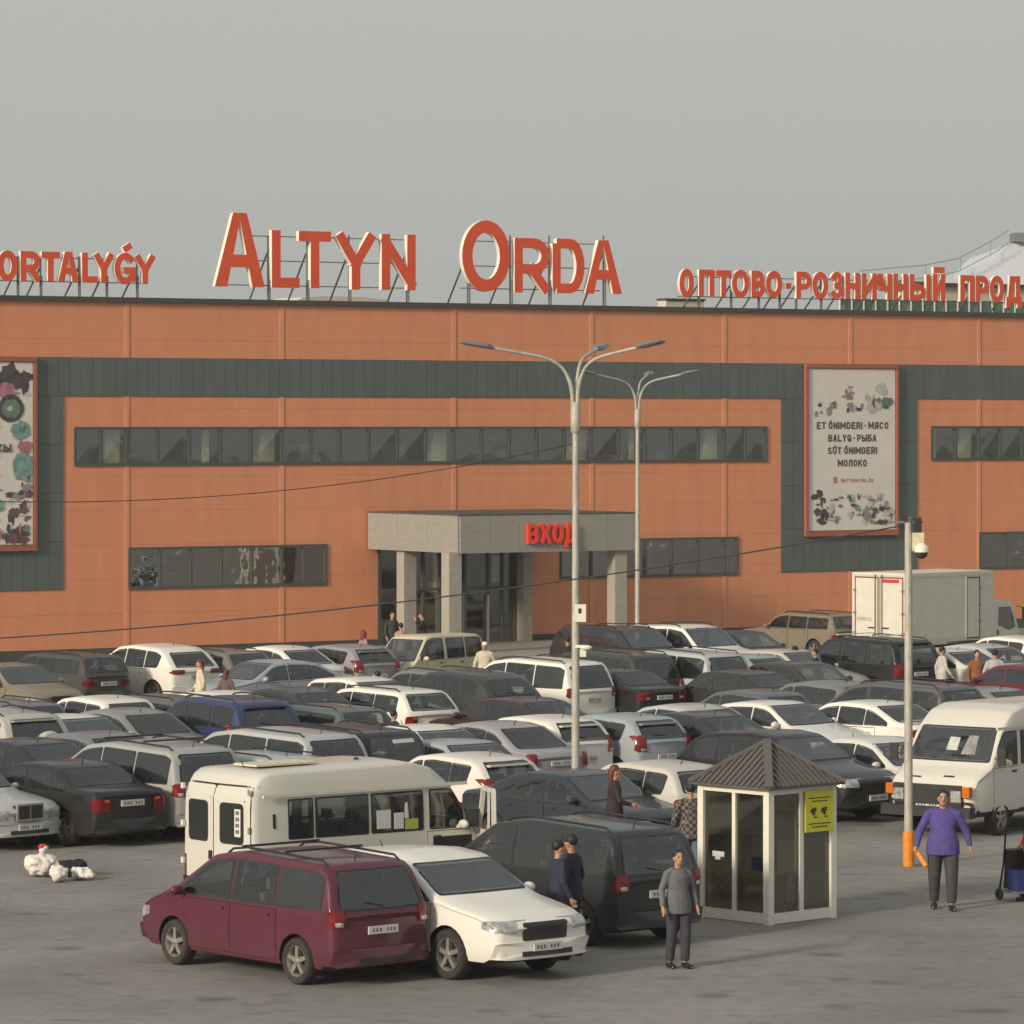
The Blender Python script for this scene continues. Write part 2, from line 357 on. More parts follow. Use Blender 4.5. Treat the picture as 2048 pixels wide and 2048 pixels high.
# window strips
def window_glass():
    m = bpy.data.materials.new('window_glass'); m.use_nodes = True; n = m.node_tree.nodes; l = m.node_tree.links; n.clear()
    o = n.new('ShaderNodeOutputMaterial'); ms = n.new('ShaderNodeMixShader'); tr = n.new('ShaderNodeBsdfTransparent'); gl = n.new('ShaderNodeBsdfGlossy')
    tr.inputs[0].default_value = (0.74, 0.80, 0.72, 1); gl.inputs[1].default_value = 0.03
    fr = n.new('ShaderNodeValue'); fr.outputs[0].default_value = 0.24
    tc = n.new('ShaderNodeTexCoord'); t = n.new('ShaderNodeTexNoise'); t.inputs['Scale'].default_value = 0.9; t.inputs['Detail'].default_value = 1
    bp = n.new('ShaderNodeBump'); bp.inputs['Strength'].default_value = 0.12; bp.inputs['Distance'].default_value = 0.05
    l.new(tc.outputs['Object'], t.inputs[0]); l.new(t.outputs[0], bp.inputs['Height']); l.new(bp.outputs[0], gl.inputs['Normal'])
    l.new(fr.outputs[0], ms.inputs[0]); l.new(tr.outputs[0], ms.inputs[1]); l.new(gl.outputs[0], ms.inputs[2]); l.new(ms.outputs[0], o.inputs[0])
    return m
M['winglass'] = window_glass()
M['lowglass'] = M['winglass'].copy(); M['lowglass'].name = 'lower_window_glass'
for nd in M['lowglass'].node_tree.nodes:
    if nd.type == 'VALUE': nd.outputs[0].default_value = .44
    if nd.type == 'BUMP': nd.inputs['Strength'].default_value = .24
    if nd.type == 'TEX_NOISE': nd.inputs['Scale'].default_value = 1.7; nd.inputs['Detail'].default_value = 1.5
def strip_window(r, cuts_at, seed):
    a, b, z0, z1 = r; rr = random.Random(seed)
    fr = MB().box(a - .04, b + .04, -.10, .04, z0 - .05, z0 + .04).obj('window', 'frame', bld)
    MB().box(a - .04, b + .04, -.10, .04, z1 - .04, z1 + .05).obj('frame', 'frame', fr)
    xs = cuts_at
    for x in xs:
        MB().box(x - .045, x + .045, -.095, .03, z0 + .041, z1 - .041).obj('mullion', 'frame', fr)
    for x0, x1 in zip(xs[:-1], xs[1:]):
        if x1 - x0 > .3: MB().add([(x0 + .045, -.03 + rr.uniform(-.004, .004), z0 + .04), (x1 - .045, -.03 + rr.uniform(-.004, .004), z0 + .04), (x1 - .045, -.03 + rr.uniform(-.012, .004), z1 - .04), (x0 + .045, -.03, z1 - .04)], [(0, 1, 2, 3)]).obj('pane', 'winglass' if z0 > 5 else 'lowglass', fr)
    return fr
def mull(a, b):
    out = [a]
    bb = [s for s in bays if a < s < b]
    seg = [a] + bb + [b]
    for p, q in zip(seg[:-1], seg[1:]):
        n = max(1, round((q - p) / 1.12))
        out += [p + (q - p) * k / n for k in range(1, n + 1)]
    return out
for k, (key, r) in enumerate(wins.items()):
    strip_window(r, mull(r[0], r[1]), k)
# rooms behind the glass: back wall, floor, beige columns and a few furnishings
MB().box(S0 + .4, S1 - .4, 4.0, 4.1, WU_B - 1.0, ROOF - 1).obj('upper_room_wall', 'inwall', bld)
MB().box(S0 + .4, S1 - .4, .27, 4.0, WU_B - 1.1, WU_B - 1.0).obj('upper_room_floor', 'inwall', bld)
MB().box(S0 + .4, S1 - .4, 7.0, 7.1, .05, WL_T + 1.2).obj('hall_back_wall', 'inwall', bld)
MB().box(S0 + .4, S1 - .4, .27, 7.0, WL_T + 1.0, WL_T + 1.1).obj('hall_ceiling', 'inwall', bld)
MB().box(S0 + .4, S1 - .4, .27, 7.0, .01, .05).obj('hall_floor', 'column', bld)
for s in bays[1:-1]:
    if -26 < s < 45:
        MB().box(s - .62, s - .08, .3, .8, WU_B - .95, ROOF - 1).obj('interior_column', 'beige', bld)
for s, wd in ((FS(415), .25), (FS(1160), .5), (FS(1270), .2), (FS(1868), .35)):
    MB().box(s, s + wd, .35, .4, WU_B - .4, WU_T + .3).obj('curtain', 'beige', bld)
rr = random.Random(3)
for k in range(26):
    s = rr.uniform(FS(150), FS(2040)); wd = rr.uniform(.3, 1.0); z = rr.uniform(0, .7)
    MB().box(s, s + wd, .9 + rr.random(), 2.5, WU_B - .95, WU_B + z).obj('stored_box', rr.choice(['beige', 'inwall', 'inwall', 'column']), bld)

# entrance: glazed doors in the facade, stone columns and the corner canopy
dz1 = door_hole[3]
ent = MB().box(door_hole[0], door_hole[0] + .12, -.08, .1, 0.02, dz1).obj('entrance_glazing', 'frame', bld)
dx = [FS(p) for p in (754, 800, 845, 880, 928, 975, 1003, 1031)]
for x in dx[1:]: MB().box(x - .05, x + .05, -.08, .1, .02, dz1).obj('mullion', 'frame', ent)
for a, b in zip(dx[:-1], dx[1:]): MB().add([(a + .05, -.02, .05), (b - .05, -.02, .05), (b - .05, -.02, dz1 - .05), (a + .05, -.02, dz1 - .05)], [(0, 1, 2, 3)]).obj('pane', 'winglass', ent)
zt_ = FZ(900, 1180)
MB().box(dx[0] + .12, dx[-1] - .05, -.1, .12, zt_, zt_ + .09).obj('transom', 'frame', ent)
MB().bar((FS(972), -.14, .05), (FS(972), -.14, zt_ - .2), .06).obj('door_handle', 'chrome', ent)
for k, (px, pw, z, mm) in enumerate(((985, 20, 2.2, 'paper'), (857, 17, 1.9, 'beige'), (985, 24, 4.2, 'boxwhite'))):
    MB().box(FS(px), FS(px + pw), .03, .04, z, z + (.35 if k == 1 else .9)).obj('door_poster', mm, ent)
for px in (766, 853): MB().box(FS(px), FS(px + 22), 2.6, 2.7, 3.3, 3.42).obj('ceiling_lamp', 'upvc', bld)
MB().box(FS(1031) + .01, FS(1049), -.5, -.05, 0.005, dz1 + .02).obj('door_pillar', 'column', bld)
sb_ = FZ(735, 1097.7); st_ = FZ(735, 1025.2)
def out_for(px, x):              # how far in front of the wall the point (x, -d) must stand to be seen in column px
    X = (px - 1024) / FPX; return (X * (D0 + x * ST) - x * CT) / (ST + X * CT)
def x_for(px, d):
    X = (px - 1024) / FPX; return (X * (D0 - d * CT) - d * ST) / (CT - X * ST)
CX0 = FS(735); CD = out_for(919, CX0); CX1 = x_for(1268, CD)
def prism(pts, z0, z1): return [(p[0], p[1], z0) for p in pts] + [(p[0], p[1], z1) for p in pts], [tuple(range(len(pts)))[::-1], tuple(range(len(pts), 2 * len(pts)))] + [(i, (i + 1) % len(pts), (i + 1) % len(pts) + len(pts), i + len(pts)) for i in range(len(pts))]
can = MB().box(CX0, CX1, -CD, -.12, sb_ + .03, st_ - .03).obj('canopy', 'fascia', bld)
def fascia(a, b, n):
    a, b = Vector(a), Vector(b); d = (b - a).normalized(); nn = Vector((d.y, -d.x))
    for i in range(n):
        p = a + (b - a) * i / n + d * .006; q = a + (b - a) * (i + 1) / n - d * .006
        v, f = prism([p, p + nn * .06, q + nn * .06, q], sb_, st_); obj('fascia_panel', v, f, 'fascia', can)
fascia((CX0, -.13), (CX0, -CD), 3); fascia((CX0, -CD), (CX1, -CD), 6); fascia((CX1, -CD), (CX1, -.13), 3)
MB().box(CX0 - .07, CX1 + .07, -CD - .07, -.12, st_ - .0, st_ + .05).obj('canopy_flashing', 'frame', can)
def column(x, d, w2=.24): return MB().box(x - w2, x + w2, -d - w2, -d + w2, 0, sb_ + .03).obj('entrance_column', 'column', bld)
column(CX0 + .34, out_for(813, CX0 + .34)); column(x_for(903, CD - .32), CD - .32); column(x_for(1234, CD - .32), CD - .32)
MB().box(FS(690), FS(1330), -CD - 2.2, -.08, 0.002, .14).obj('entrance_step', 'steering', bld)
# letters: strokes of constant width laid along centre lines in a unit box -----------------------------
def _arc(cx, cy, rx, ry, a0, a1, n=12): return [(cx + rx * math.cos(R(a0 + (a1 - a0) * i / n)), cy + ry * math.sin(R(a0 + (a1 - a0) * i / n))) for i in range(n + 1)]
_O = ('c', _arc(.5, .5, .5, .5, 0, 360, 28)[:-1])
def _bowl(y0, y1, x0=0, xr=1):
    r = (y1 - y0) / 2; return ('o', [(x0, y1)] + _arc(xr - .42, (y0 + y1) / 2, .42, r, 90, -90, 10) + [(x0, y0)])
_E = [('o', [(0, 0), (0, 1)]), ('o', [(0, 1), (1, 1)]), ('o', [(0, .5), (.85, .5)]), ('o', [(0, 0), (1, 0)])]
_A = [('o', [(0, 0), (.5, 1), (1, 0)]), ('o', [(.2, .32), (.8, .32)])]
_B = [('o', [(0, 0), (0, 1)]), _bowl(.5, 1, 0, .92), _bowl(0, .5)]
_P = [('o', [(0, 0), (0, 1)]), _bowl(.42, 1)]
_H = [('o', [(0, 0), (0, 1)]), ('o', [(1, 0), (1, 1)]), ('o', [(0, .5), (1, .5)])]
_I2 = [('o', [(0, 1), (0, 0)]), ('o', [(0, .08), (1, .92)]), ('o', [(1, 1), (1, 0)])]
_G = [('o', _arc(.5, .5, .5, .5, 45, 345, 22)), ('o', [(.55, .42), (1, .42)]), ('o', [(1, .42), (1, .1)])]
_M = [('o', [(0, 0), (0, 1)]), ('o', [(0, 1), (.5, .3), (1, 1)]), ('o', [(1, 1), (1, 0)])]
GL = {'A': _A, 'А': _A, 'L': [('o', [(0, 1), (0, 0), (1, 0)])], 'T': [('o', [(0, 1), (1, 1)]), ('o', [(.5, 0), (.5, 1)])],
 'Y': [('o', [(0, 1), (.5, .45)]), ('o', [(1, 1), (.5, .45)]), ('o', [(.5, 0), (.5, .5)])], 'N': [('o', [(0, 0), (0, 1)]), ('o', [(0, .95), (1, .05)]), ('o', [(1, 0), (1, 1)])],
 'O': [_O], 'О': [_O], 'R': _P + [('o', [(.5, .42), (1, 0)])], 'D': [('o', [(0, 0), (0, 1)]), _bowl(0, 1)], 'G': _G, 'E': _E, 'S': [('o', _arc(.5, .74, .46, .26, 30, 270, 12) + _arc(.5, .25, .5, .25, 90, -150, 12)[1:])],
 'U': [('o', [(0, 1)] + _arc(.5, .4, .5, .4, 180, 360, 12) + [(1, 1)])], 'M': _M, 'М': _M, 'I': [('o', [(.5, 0), (.5, 1)])], 'B': _B, 'В': _B, 'Q': [_O, ('o', [(.55, .3), (1, -.05)])],
 'П': [('o', [(0, 0), (0, 1)]), ('o', [(0, 1), (1, 1)]), ('o', [(1, 1), (1, 0)])], 'Р': _P, 'Т': [('o', [(0, 1), (1, 1)]), ('o', [(.5, 0), (.5, 1)])], '-': [('o', [(0, .5), (1, .5)])],
 'З': [('o', _arc(.45, .75, .45, .25, 150, -90, 10)), ('o', _arc(.45, .25, .52, .25, 90, -150, 10))], 'Н': _H, 'И': _I2,
 'Ч': [('o', [(0, 1), (0, .62)] + _arc(.35, .62, .35, .2, 180, 270, 5) + [(1, .42)]), ('o', [(1, 0), (1, 1)])], 'Ы': [('o', [(0, 0), (0, 1)]), _bowl(0, .55, 0, .68), ('o', [(1, 0), (1, 1)])],
 'Д': [('o', [(.14, .14), (.3, 1)]), ('o', [(.3, 1), (.86, 1)]), ('o', [(.86, 1), (.86, .14)]), ('o', [(0, -.06), (0, .17)]), ('o', [(1, -.06), (1, .17)]), ('o', [(0, .16), (1, .16)])],
 'Х': [('o', [(0, 0), (1, 1)]), ('o', [(0, 1), (1, 0)])], 'Я': [('o', [(1, 0), (1, 1)]), ('o', [(1, 1)] + _arc(.42, .71, .42, .29, 90, 270, 8) + [(1, .42)]), ('o', [(.5, .42), (0, 0)])],
 'С': [('o', _arc(.5, .5, .5, .5, 45, 315, 20))], 'Б': [('o', [(0, 0), (0, 1)]), ('o', [(0, 1), (.9, 1)]), _bowl(0, .58)], 'Л': [('o', [(0, 0), (.28, 1)]), ('o', [(.28, 1), (1, 1)]), ('o', [(1, 1), (1, 0)])],
 'К': [('o', [(0, 0), (0, 1)]), ('o', [(.05, .45), (1, 1)]), ('o', [(.3, .6), (1, 0)])], 'Ь': [('o', [(0, 0), (0, 1)]), _bowl(0, .55)],
 'a': [('c', _arc(.5, .3, .45, .3, 0, 360, 10)[:-1]), ('o', [(.95, 0), (.95, .62)])], 'l': [('o', [(.5, 0), (.5, 1)])], 't': [('o', [(.5, 0), (.5, .9)]), ('o', [(.15, .62), (.85, .62)])], 'y': [('o', [(0, .62), (.5, 0)]), ('o', [(1, .62), (.35, -.25)])],
 'n': [('o', [(0, 0), (0, .62)]), ('o', [(0, .5), (.5, .62), (.95, .5), (.95, 0)])], 'o': [('c', _arc(.5, .3, .5, .3, 0, 360, 10)[:-1])], 'r': [('o', [(.2, 0), (.2, .62)]), ('o', [(.2, .5), (.8, .62)])], 'd': [('c', _arc(.45, .3, .45, .3, 0, 360, 10)[:-1]), ('o', [(.95, 0), (.95, 1)])],
 '_': [('o', [(0, -.05), (1, -.05)])], 'k': [('o', [(.1, 0), (.1, 1)]), ('o', [(.1, .25), (.85, .62)]), ('o', [(.35, .35), (.9, 0)])], 'z': [('o', [(0, .6), (.9, .6), (.05, 0), (1, 0)])], '@': [('c', _arc(.5, .4, .5, .5, 0, 360, 14)[:-1]), ('c', _arc(.5, .4, .18, .2, 0, 360, 8)[:-1])]}
_acc = ('o', [(.42, 1.12), (.72, 1.3)])
GL['\u01f4'] = _G; GL['\u00d3'] = [_O, _acc]; GL['\u00da'] = GL['U'] + [_acc]
GL['Й'] = _I2
def letter(ch, x0, x1, z0, z1, depth, y, parent, face='signred', side='signwhite', sw=.2, name='letter'):
    """strokes of width sw metres; each stroke sits 1 mm further forward than the last so no faces share a plane"""
    h = sw / 2; extra = []
    if ch == '\u01f4': top = z1; z1 = z0 + (z1 - z0) * .77; extra = [((x0 + x1) / 2 + .03, z1 + .14, (x0 + x1) / 2 + .13, z1 + .2)]
    if ch == 'Й': top = z1; z1 = z0 + (z1 - z0) * .84; extra = [((x0 + x1) / 2 - .16, top - .05, (x0 + x1) / 2 + .16, top - .05)]
    mapp = lambda p: Vector((x0 + h + p[0] * (x1 - x0 - sw), z0 + h + p[1] * (z1 - z0 - sw)))
    strokes = [(k, [mapp(p) for p in pts]) for k, pts in GL[ch]] + [('o', [Vector(e[:2]), Vector(e[2:])]) for e in extra]
    V = []; F = []; mi = []
    for si, (kind, pts) in enumerate(strokes):
        n = len(pts); Lf = []; Rt = []
        diag = ch in 'AА' and si == 0
        if kind == 'o' and not (ch in 'OD' ):
            pts = list(pts); e0 = (pts[0] - pts[1]).normalized(); e1 = (pts[-1] - pts[-2]).normalized()
            pts[0] = pts[0] + e0 * h * .98; pts[-1] = pts[-1] + e1 * h * .98
        for i in range(n):
            a = pts[i - 1] if (i > 0 or kind == 'c') else None; b = pts[(i + 1) % n] if (i < n - 1 or kind == 'c') else None; p = pts[i]
            d0 = (p - a).normalized() if a is not None else (b - p).normalized(); d1 = (b - p).normalized() if b is not None else d0
            m_ = (d0 + d1)
            if m_.length < 1e-4: m_ = d1
            m_.normalize(); nn = Vector((-m_.y, m_.x)); c_ = max(.45, nn.dot(Vector((-d1.y, d1.x)))); q = h / c_
            Lf.append(p + nn * q); Rt.append(p - nn * q)
        if diag:   # flat-topped apex, level feet
            ap = pts[1]; w2 = sw * .62; t1 = z1; b0 = z0
            Lf = [Vector((x0, b0)), Vector((ap.x - w2, t1)), Vector((x1 - sw * 1.12, b0))]; Rt = [Vector((x0 + sw * 1.12, b0)), Vector((ap.x, t1 - sw * 1.9)), Vector((x1, b0))]
            lay = [([Lf[0], Rt[0], Vector((ap.x + w2 * .2, t1 - sw * .0)), Lf[1]]), ([Vector((x1 - sw * 1.12, b0)), Vector((x1, b0)), Vector((ap.x + w2, t1)), Vector((ap.x - w2 * .2, t1))])]
            for li, quad in enumerate(lay):
                k0 = len(V); yy = y - .002 * li
                V += [(p.x, yy, p.y) for p in quad] + [(p.x, y + depth, p.y) for p in quad]
                F += [(k0, k0 + 1, k0 + 2, k0 + 3), (k0 + 7, k0 + 6, k0 + 5, k0 + 4)] + [((k0 + (j + 1) % 4), k0 + j, k0 + j + 4, k0 + (j + 1) % 4 + 4) for j in range(4)]; mi += [0, 1, 1, 1, 1, 1]
            continue
        k0 = len(V); yy = y - .0012 * (si + 1)
        for i in range(n): V += [(Lf[i].x, yy, Lf[i].y), (Rt[i].x, yy, Rt[i].y), (Lf[i].x, y + depth, Lf[i].y), (Rt[i].x, y + depth, Rt[i].y)]
        for i in range(n if kind == 'c' else n - 1):
            a = k0 + 4 * i; b = k0 + 4 * ((i + 1) % n)
            F += [(a, a + 1, b + 1, b), (a, b, b + 2, a + 2), (a + 1, a + 3, b + 3, b + 1), (a + 2, b + 2, b + 3, a + 3)]; mi += [0, 1, 1, 1]
        if kind == 'o':
            a = k0; b = k0 + 4 * (n - 1); F += [(a, a + 2, a + 3, a + 1), (b, b + 1, b + 3, b + 2)]; mi += [1, 1]
    return obj(name, V, F, None, parent, mats=[face, side], midx=mi)
LZ = lambda px, py: FZ(px, py)
def sign(name, label, items, posts, rails, depth=.19, y=.25, group=None, braces=1.9):
    t = thing(name, label, 'sign', (0, 0, 0), 0, group); t.location = bld.location; t.rotation_euler = bld.rotation_euler
    for (ch, a, b, y0, y1) in items:
        letter(ch, FS(a), FS(b), FZ((a + b) / 2, y1), FZ((a + b) / 2, y0), depth, y, t, sw=.42 if y1 - y0 > 130 else .34 if y1 - y0 > 90 else .215)
    for px in posts:
        zt = FZ(px, rails[0][2]) ; yb = y + depth + .04
        MB().bar((FS(px), yb, ROOF - .7), (FS(px), yb, zt), .045).obj('post', 'steel', t)
        MB().bar((FS(px) + .0, yb + .05, zt * .75 + ROOF * .25), (FS(px) - .05, yb + braces, ROOF - .68), .045).obj('brace', 'steel', t)
        MB().bar((FS(px), y + .1, ROOF + .1), (FS(px), y + .1, FZ(px, rails[-1][2]) + .15), .04).obj('foot', 'steel', t)
    for (p0, p1, py) in rails:
        MB().bar((FS(p0), y + depth + .1, FZ(p0, py)), (FS(p1), y + depth + .1, FZ(p0, py)), .035).obj('rail', 'steel', t)
    return t
sign('roof_sign', 'large red roof letters with cream sides reading ALTYN ORDA', [
    ('A', 437, 537, 425, 573), ('L', 551, 607, 460, 575), ('T', 605, 670, 462, 576), ('Y', 682, 757, 466, 579), ('N', 771, 839, 468, 580),
    ('O', 932, 1028, 440, 583), ('R', 1037, 1107, 476, 585), ('D', 1113, 1177, 477, 586), ('A', 1178, 1252, 480, 587)],
    [550, 628, 712, 828, 950, 1035, 1113, 1222], [(500, 835, 470), (480, 835, 519), (440, 835, 568), ], .19)
t = bpy.data.objects['roof_sign']
for (p0, p1, py) in [(955, 1215, 480), (955, 1215, 530), (945, 1225, 575)]:
    MB().bar((FS(p0), .8, FZ(p0, py)), (FS(p1), .8, FZ(p0, py)), .035).obj('rail', 'steel', t)
sign('roof_sign', 'small red roof letters reading ORTALYGY at the left end of the roof', [
    ('O', 2, 42, 500, 562), ('R', 48, 87, 502, 562), ('T', 90, 127, 503, 562), ('A', 123, 165, 503, 563), ('L', 171, 203, 505, 565), ('Y', 196, 234, 506, 565),
    ('\u01f4', 236, 279, 486, 568), ('Y', 278, 317, 509, 568)], [47, 93, 170, 225, 286], [(5, 300, 512), (0, 310, 560)], .15)
cyr = [('О', 1367, 1396, 537, 595), ('П', 1406, 1437, 539, 592), ('Т', 1440, 1471, 540, 593), ('О', 1472, 1507, 539, 595), ('В', 1511, 1538, 541, 594), ('О', 1540, 1573, 541, 595),
    ('-', 1579, 1591, 566, 577), ('Р', 1601, 1631, 543, 597), ('О', 1633, 1665, 543, 598), ('З', 1670, 1695, 543, 598), ('Н', 1699, 1728, 545, 598), ('И', 1732, 1762, 546, 599),
    ('Ч', 1764, 1792, 547, 599), ('Н', 1795, 1824, 547, 600), ('Ы', 1828, 1870, 548, 601), ('Й', 1874, 1899, 537, 602), ('П', 1929, 1957, 550, 603), ('Р', 1960, 1986, 551, 604),
    ('О', 1988, 2017, 551, 605), ('Д', 2021, 2052, 552, 613)]
sign('roof_sign', 'small red Cyrillic roof letters at the right end of the roof', cyr, [1410, 1475, 1530, 1572, 1605, 1655, 1700, 1760, 1830, 1900, 1965, 2030], [(1370, 1900, 552), (1370, 2060, 592)], .13)
# ВХОД on the canopy
vt = thing('entrance_sign', 'bright red entrance letters on the grey canopy over the doors', 'sign', (0, 0, 0), 0)
M['signbright'] = mat('sign_bright_red', (0.85, 0.05, 0.02), 0.45)
def to_world(p2, z): return Vector((p2[0] * CT - p2[1] * ST, D0 + p2[0] * ST + p2[1] * CT, z))
wl = to_world((x_for(1050, CD), -CD - .075), 0); vt.location = (wl.x, wl.y, 0); vt.rotation_euler = (0, 0, TH)
zc0 = sb_ + (st_ - sb_) * .23; zc1 = sb_ + (st_ - sb_) * .76
for k, ch in enumerate('ВХОД'):
    letter(ch, k * .49, k * .49 + .42, zc0 - (.1 if ch == 'Д' else 0), zc1, .12, -.12, vt, 'signbright', 'signbright', .12)

# banners
def banner(r, inner, label, right):
    a, b, z0, z1 = r
    t = thing('banner', label, 'banner', bld.location, TH)
    sheet = MB().box(a + .16, b - .14, -.16, -.12, z0 + .22, z1 - .18).obj('sheet', 'banner', t)
    for q in ((a, b, z1 - .16, z1), (a, b, z0, z0 + .16), (a, a + .14, z0 + .161, z1 - .161), (b - .12, b, z0 + .161, z1 - .161)):
        MB().box(q[0] + .01, q[1] - .01, -.22, -.02, q[2] + .01, q[3] - .01).obj('frame', 'bannerframe', t)
    MB().box(a + .01, b - .01, -.1, -.06, z0 + .02, z1 - .02).obj('backing', 'orange', t)
    return t
def text_line(s, x0, x1, z0, z1, parent, m='ink', y=-.168, wt=.23):
    # one line of flat print, letter by letter
    wd = [(.35 if ch in ' I-\u00b7' else 1.25 if ch in 'MМЫ' else 1.0) for ch in s]; k = (x1 - x0) / sum(wd); x = x0
    for ch, q in zip(s, wd):
        if ch != ' ': letter(ch, x + k * .1, x + k * q - k * .1, z0, z1, .003, y, parent, m, m, k * wt, 'print')
        x += k * q
M['ink'] = mat('banner_ink', (0.09, 0.055, 0.06), 0.8); M['pinkink'] = mat('banner_pink_ink', (0.45, 0.2, 0.25), 0.8)
for nm, c in (('p_dark', (.07, .06, .07)), ('p_teal', (.17, .30, .27)), ('p_pink', (.38, .16, .18)), ('p_grey', (.25, .24, .23)), ('p_light', (.46, .46, .42)), ('p_plum', (.16, .07, .10)), ('p_green', (.13, .2, .14))): M[nm] = mat('print_' + nm[2:], c, .8, noise=.35, nscale=5)
br = banner(banner_r, None, 'tall white banner with black text about meat, fish and milk', True)
br_w = banner_r
def BX(px): return FS(px)
def BZ(py): return FZ(1700, py)
for (s, a, b, y0, y1) in (('ET \u00d3NIMDERI - МЯСО', 1627, 1772, 844, 858), ('BALYQ - РЫБА', 1650, 1748, 869, 883), ('S\u00daT \u00d3NIMDERI', 1649, 1749, 894, 908), ('МОЛОКО', 1669, 1729, 919, 933)):
    text_line(s, BX(a), BX(b), BZ(y1), BZ(y0), br)
text_line('@altynorda_kz', BX(1676), BX(1742), BZ(964), BZ(955), br, 'pinkink')
MB().box(BX(1661), BX(1669), -.168, -.164, BZ(966), BZ(953)).obj('print', 'pinkink', br)
def blob(px, py, rx, rz, m, parent, y=-.17, seed=0, FZp=1700, n=14, amp=.35):
    r_ = random.Random(seed); cx, cz = FS(px), FZ(FZp, py); k = 1 / 52.0; pts = []
    for i in range(n):
        a = 2 * math.pi * i / n; q = 1 + r_.uniform(-amp, amp * .4); pts.append((cx + rx * k * q * math.cos(a), y, cz + rz * k * q * math.sin(a)))
    return obj('print', pts, [tuple(range(n))], m, parent)
def scatter(parent, boxes, fzp, seed):
    r_ = random.Random(seed); yy = -.166
    for (x0, x1, y0, y1, n, rmax, cols) in boxes:
        for _ in range(n):
            yy -= .0004; blob(r_.uniform(x0, x1), r_.uniform(y0, y1), r_.uniform(1.5, rmax * 1.6), r_.uniform(1.5, rmax * 1.3), r_.choice(cols), parent, yy, r_.random(), fzp)
scatter(br, [(1686, 1698, 770, 800, 7, 7, ['p_grey', 'p_light', 'p_pink']), (1690, 1720, 806, 824, 9, 6, ['p_dark', 'p_grey', 'p_light']), (1650, 1672, 806, 826, 8, 6, ['p_dark', 'p_grey', 'p_green']),
             (1620, 1645, 806, 830, 5, 3.5, ['p_dark', 'p_grey']), (1728, 1772, 790, 824, 18, 8, ['p_grey', 'p_light', 'p_green', 'p_dark']), (1750, 1768, 772, 792, 5, 8, ['p_light'])], 1700, 5)
scatter(br, [(1622, 1655, 980, 1046, 26, 7, ['p_dark', 'p_plum', 'p_grey', 'p_dark']), (1655, 1715, 990, 1046, 26, 6, ['p_dark', 'p_grey', 'p_light', 'p_teal', 'p_green']), (1722, 1778, 1000, 1046, 24, 7, ['p_dark', 'p_grey', 'p_light', 'p_plum']), (1705, 1760, 985, 1005, 8, 5, ['p_light', 'p_pink'])], 1700, 6)
bl = banner(banner_l, None, 'cropped vegetable banner at the left edge of the wall', False)
scatter(bl, [(-30, 55, 742, 775, 16, 16, ['p_dark']), (5, 50, 765, 800, 6, 9, ['p_light', 'p_grey'])], 30, 7)
blob(8, 782, 15, 15, 'p_pink', bl, -.178, 1, 30, 20, .08); blob(17, 817, 24, 24, 'p_dark', bl, -.179, 2, 30, 26, .05); blob(17, 817, 17, 17, 'p_green', bl, -.180, 3, 30, 20, .15); blob(15, 817, 5, 5, 'p_light', bl, -.181, 4, 30, 12, .1)
blob(36, 862, 18, 17, 'p_teal', bl, -.179, 5, 30, 20, .2); blob(38, 860, 9, 9, 'p_green', bl, -.18, 8, 30, 9, .6); blob(45, 893, 14, 13, 'p_pink', bl, -.179, 6, 30, 14, .4); blob(41, 932, 21, 27, 'p_teal', bl, -.179, 7, 30, 20, .15)
scatter(bl, [(12, 54, 985, 1045, 26, 8, ['p_dark', 'p_plum', 'p_grey', 'p_light']), (0, 54, 1045, 1082, 20, 9, ['p_dark', 'p_pink', 'p_plum', 'p_green']), (35, 54, 950, 990, 6, 5, ['p_plum', 'p_grey']), (-110, -10, 780, 1080, 40, 14, ['p_teal', 'p_pink', 'p_grey', 'p_green'])], 30, 8)
text_line('ТЫ', FS(-14), FS(19), FZ(10, 904), FZ(10, 888), bl, 'ink', -.185)

# things on and behind the roof
def world_on_facade(px, py, back):   # a point behind the facade line by "back" metres
    s = FS(px); p = to_world((s, back), 0); return p
def FS2(px, back):
    X = (px - 1024) / FPX; return (X * (D0 + back * CT) + back * ST) / (CT - X * ST)
def FZ2(px, py, back): return CAM_H - (py - HORIZ) * (D0 + FS2(px, back) * ST + back * CT) / FPX
rt = thing('roof_skylight', 'low cream skylight hump on the roof below the big letters', 'skylight', bld.location, TH)
pts = [(FS2(588, 5), ROOF - .7)] + [(FS2(x, 5), FZ2(x, y, 5)) for x, y in ((592, 603), (605, 595), (650, 592), (730, 594), (775, 600), (790, 608))] + [(FS2(792, 5), ROOF - .7)]
v = [(x, 5, z) for x, z in pts] + [(x, 7, z) for x, z in pts]
n = len(pts); obj('skylight_shell', v, [tuple(range(n)), tuple(reversed(range(n, 2 * n)))] + [(i, i + n, (i + 1) % n + n, (i + 1) % n) for i in range(n)], 'cream', rt)
tt = thing('roof_vent_box', 'small beige plant box on the roof left of the Cyrillic letters', 'vent', bld.location, TH)
MB().box(FS2(1332, 3), FS2(1408, 3), 3, 3.5, ROOF - .7, FZ2(1360, 601, 3)).obj('housing', 'cream', tt); MB().box(FS2(1330, 3), FS2(1410, 3), 2.95, 3.55, FZ2(1360, 601, 3) + .001, FZ2(1360, 597, 3)).obj('lid', 'parapet', tt)
gr = thing('glass_railing', 'green glass railing standing on the roof under the Cyrillic letters', 'railing', bld.location, TH)
a, b = FS2(1680, 2.2), FS2(2120, 2.2); zt = FZ2(1800, 599, 2.2); n = 19
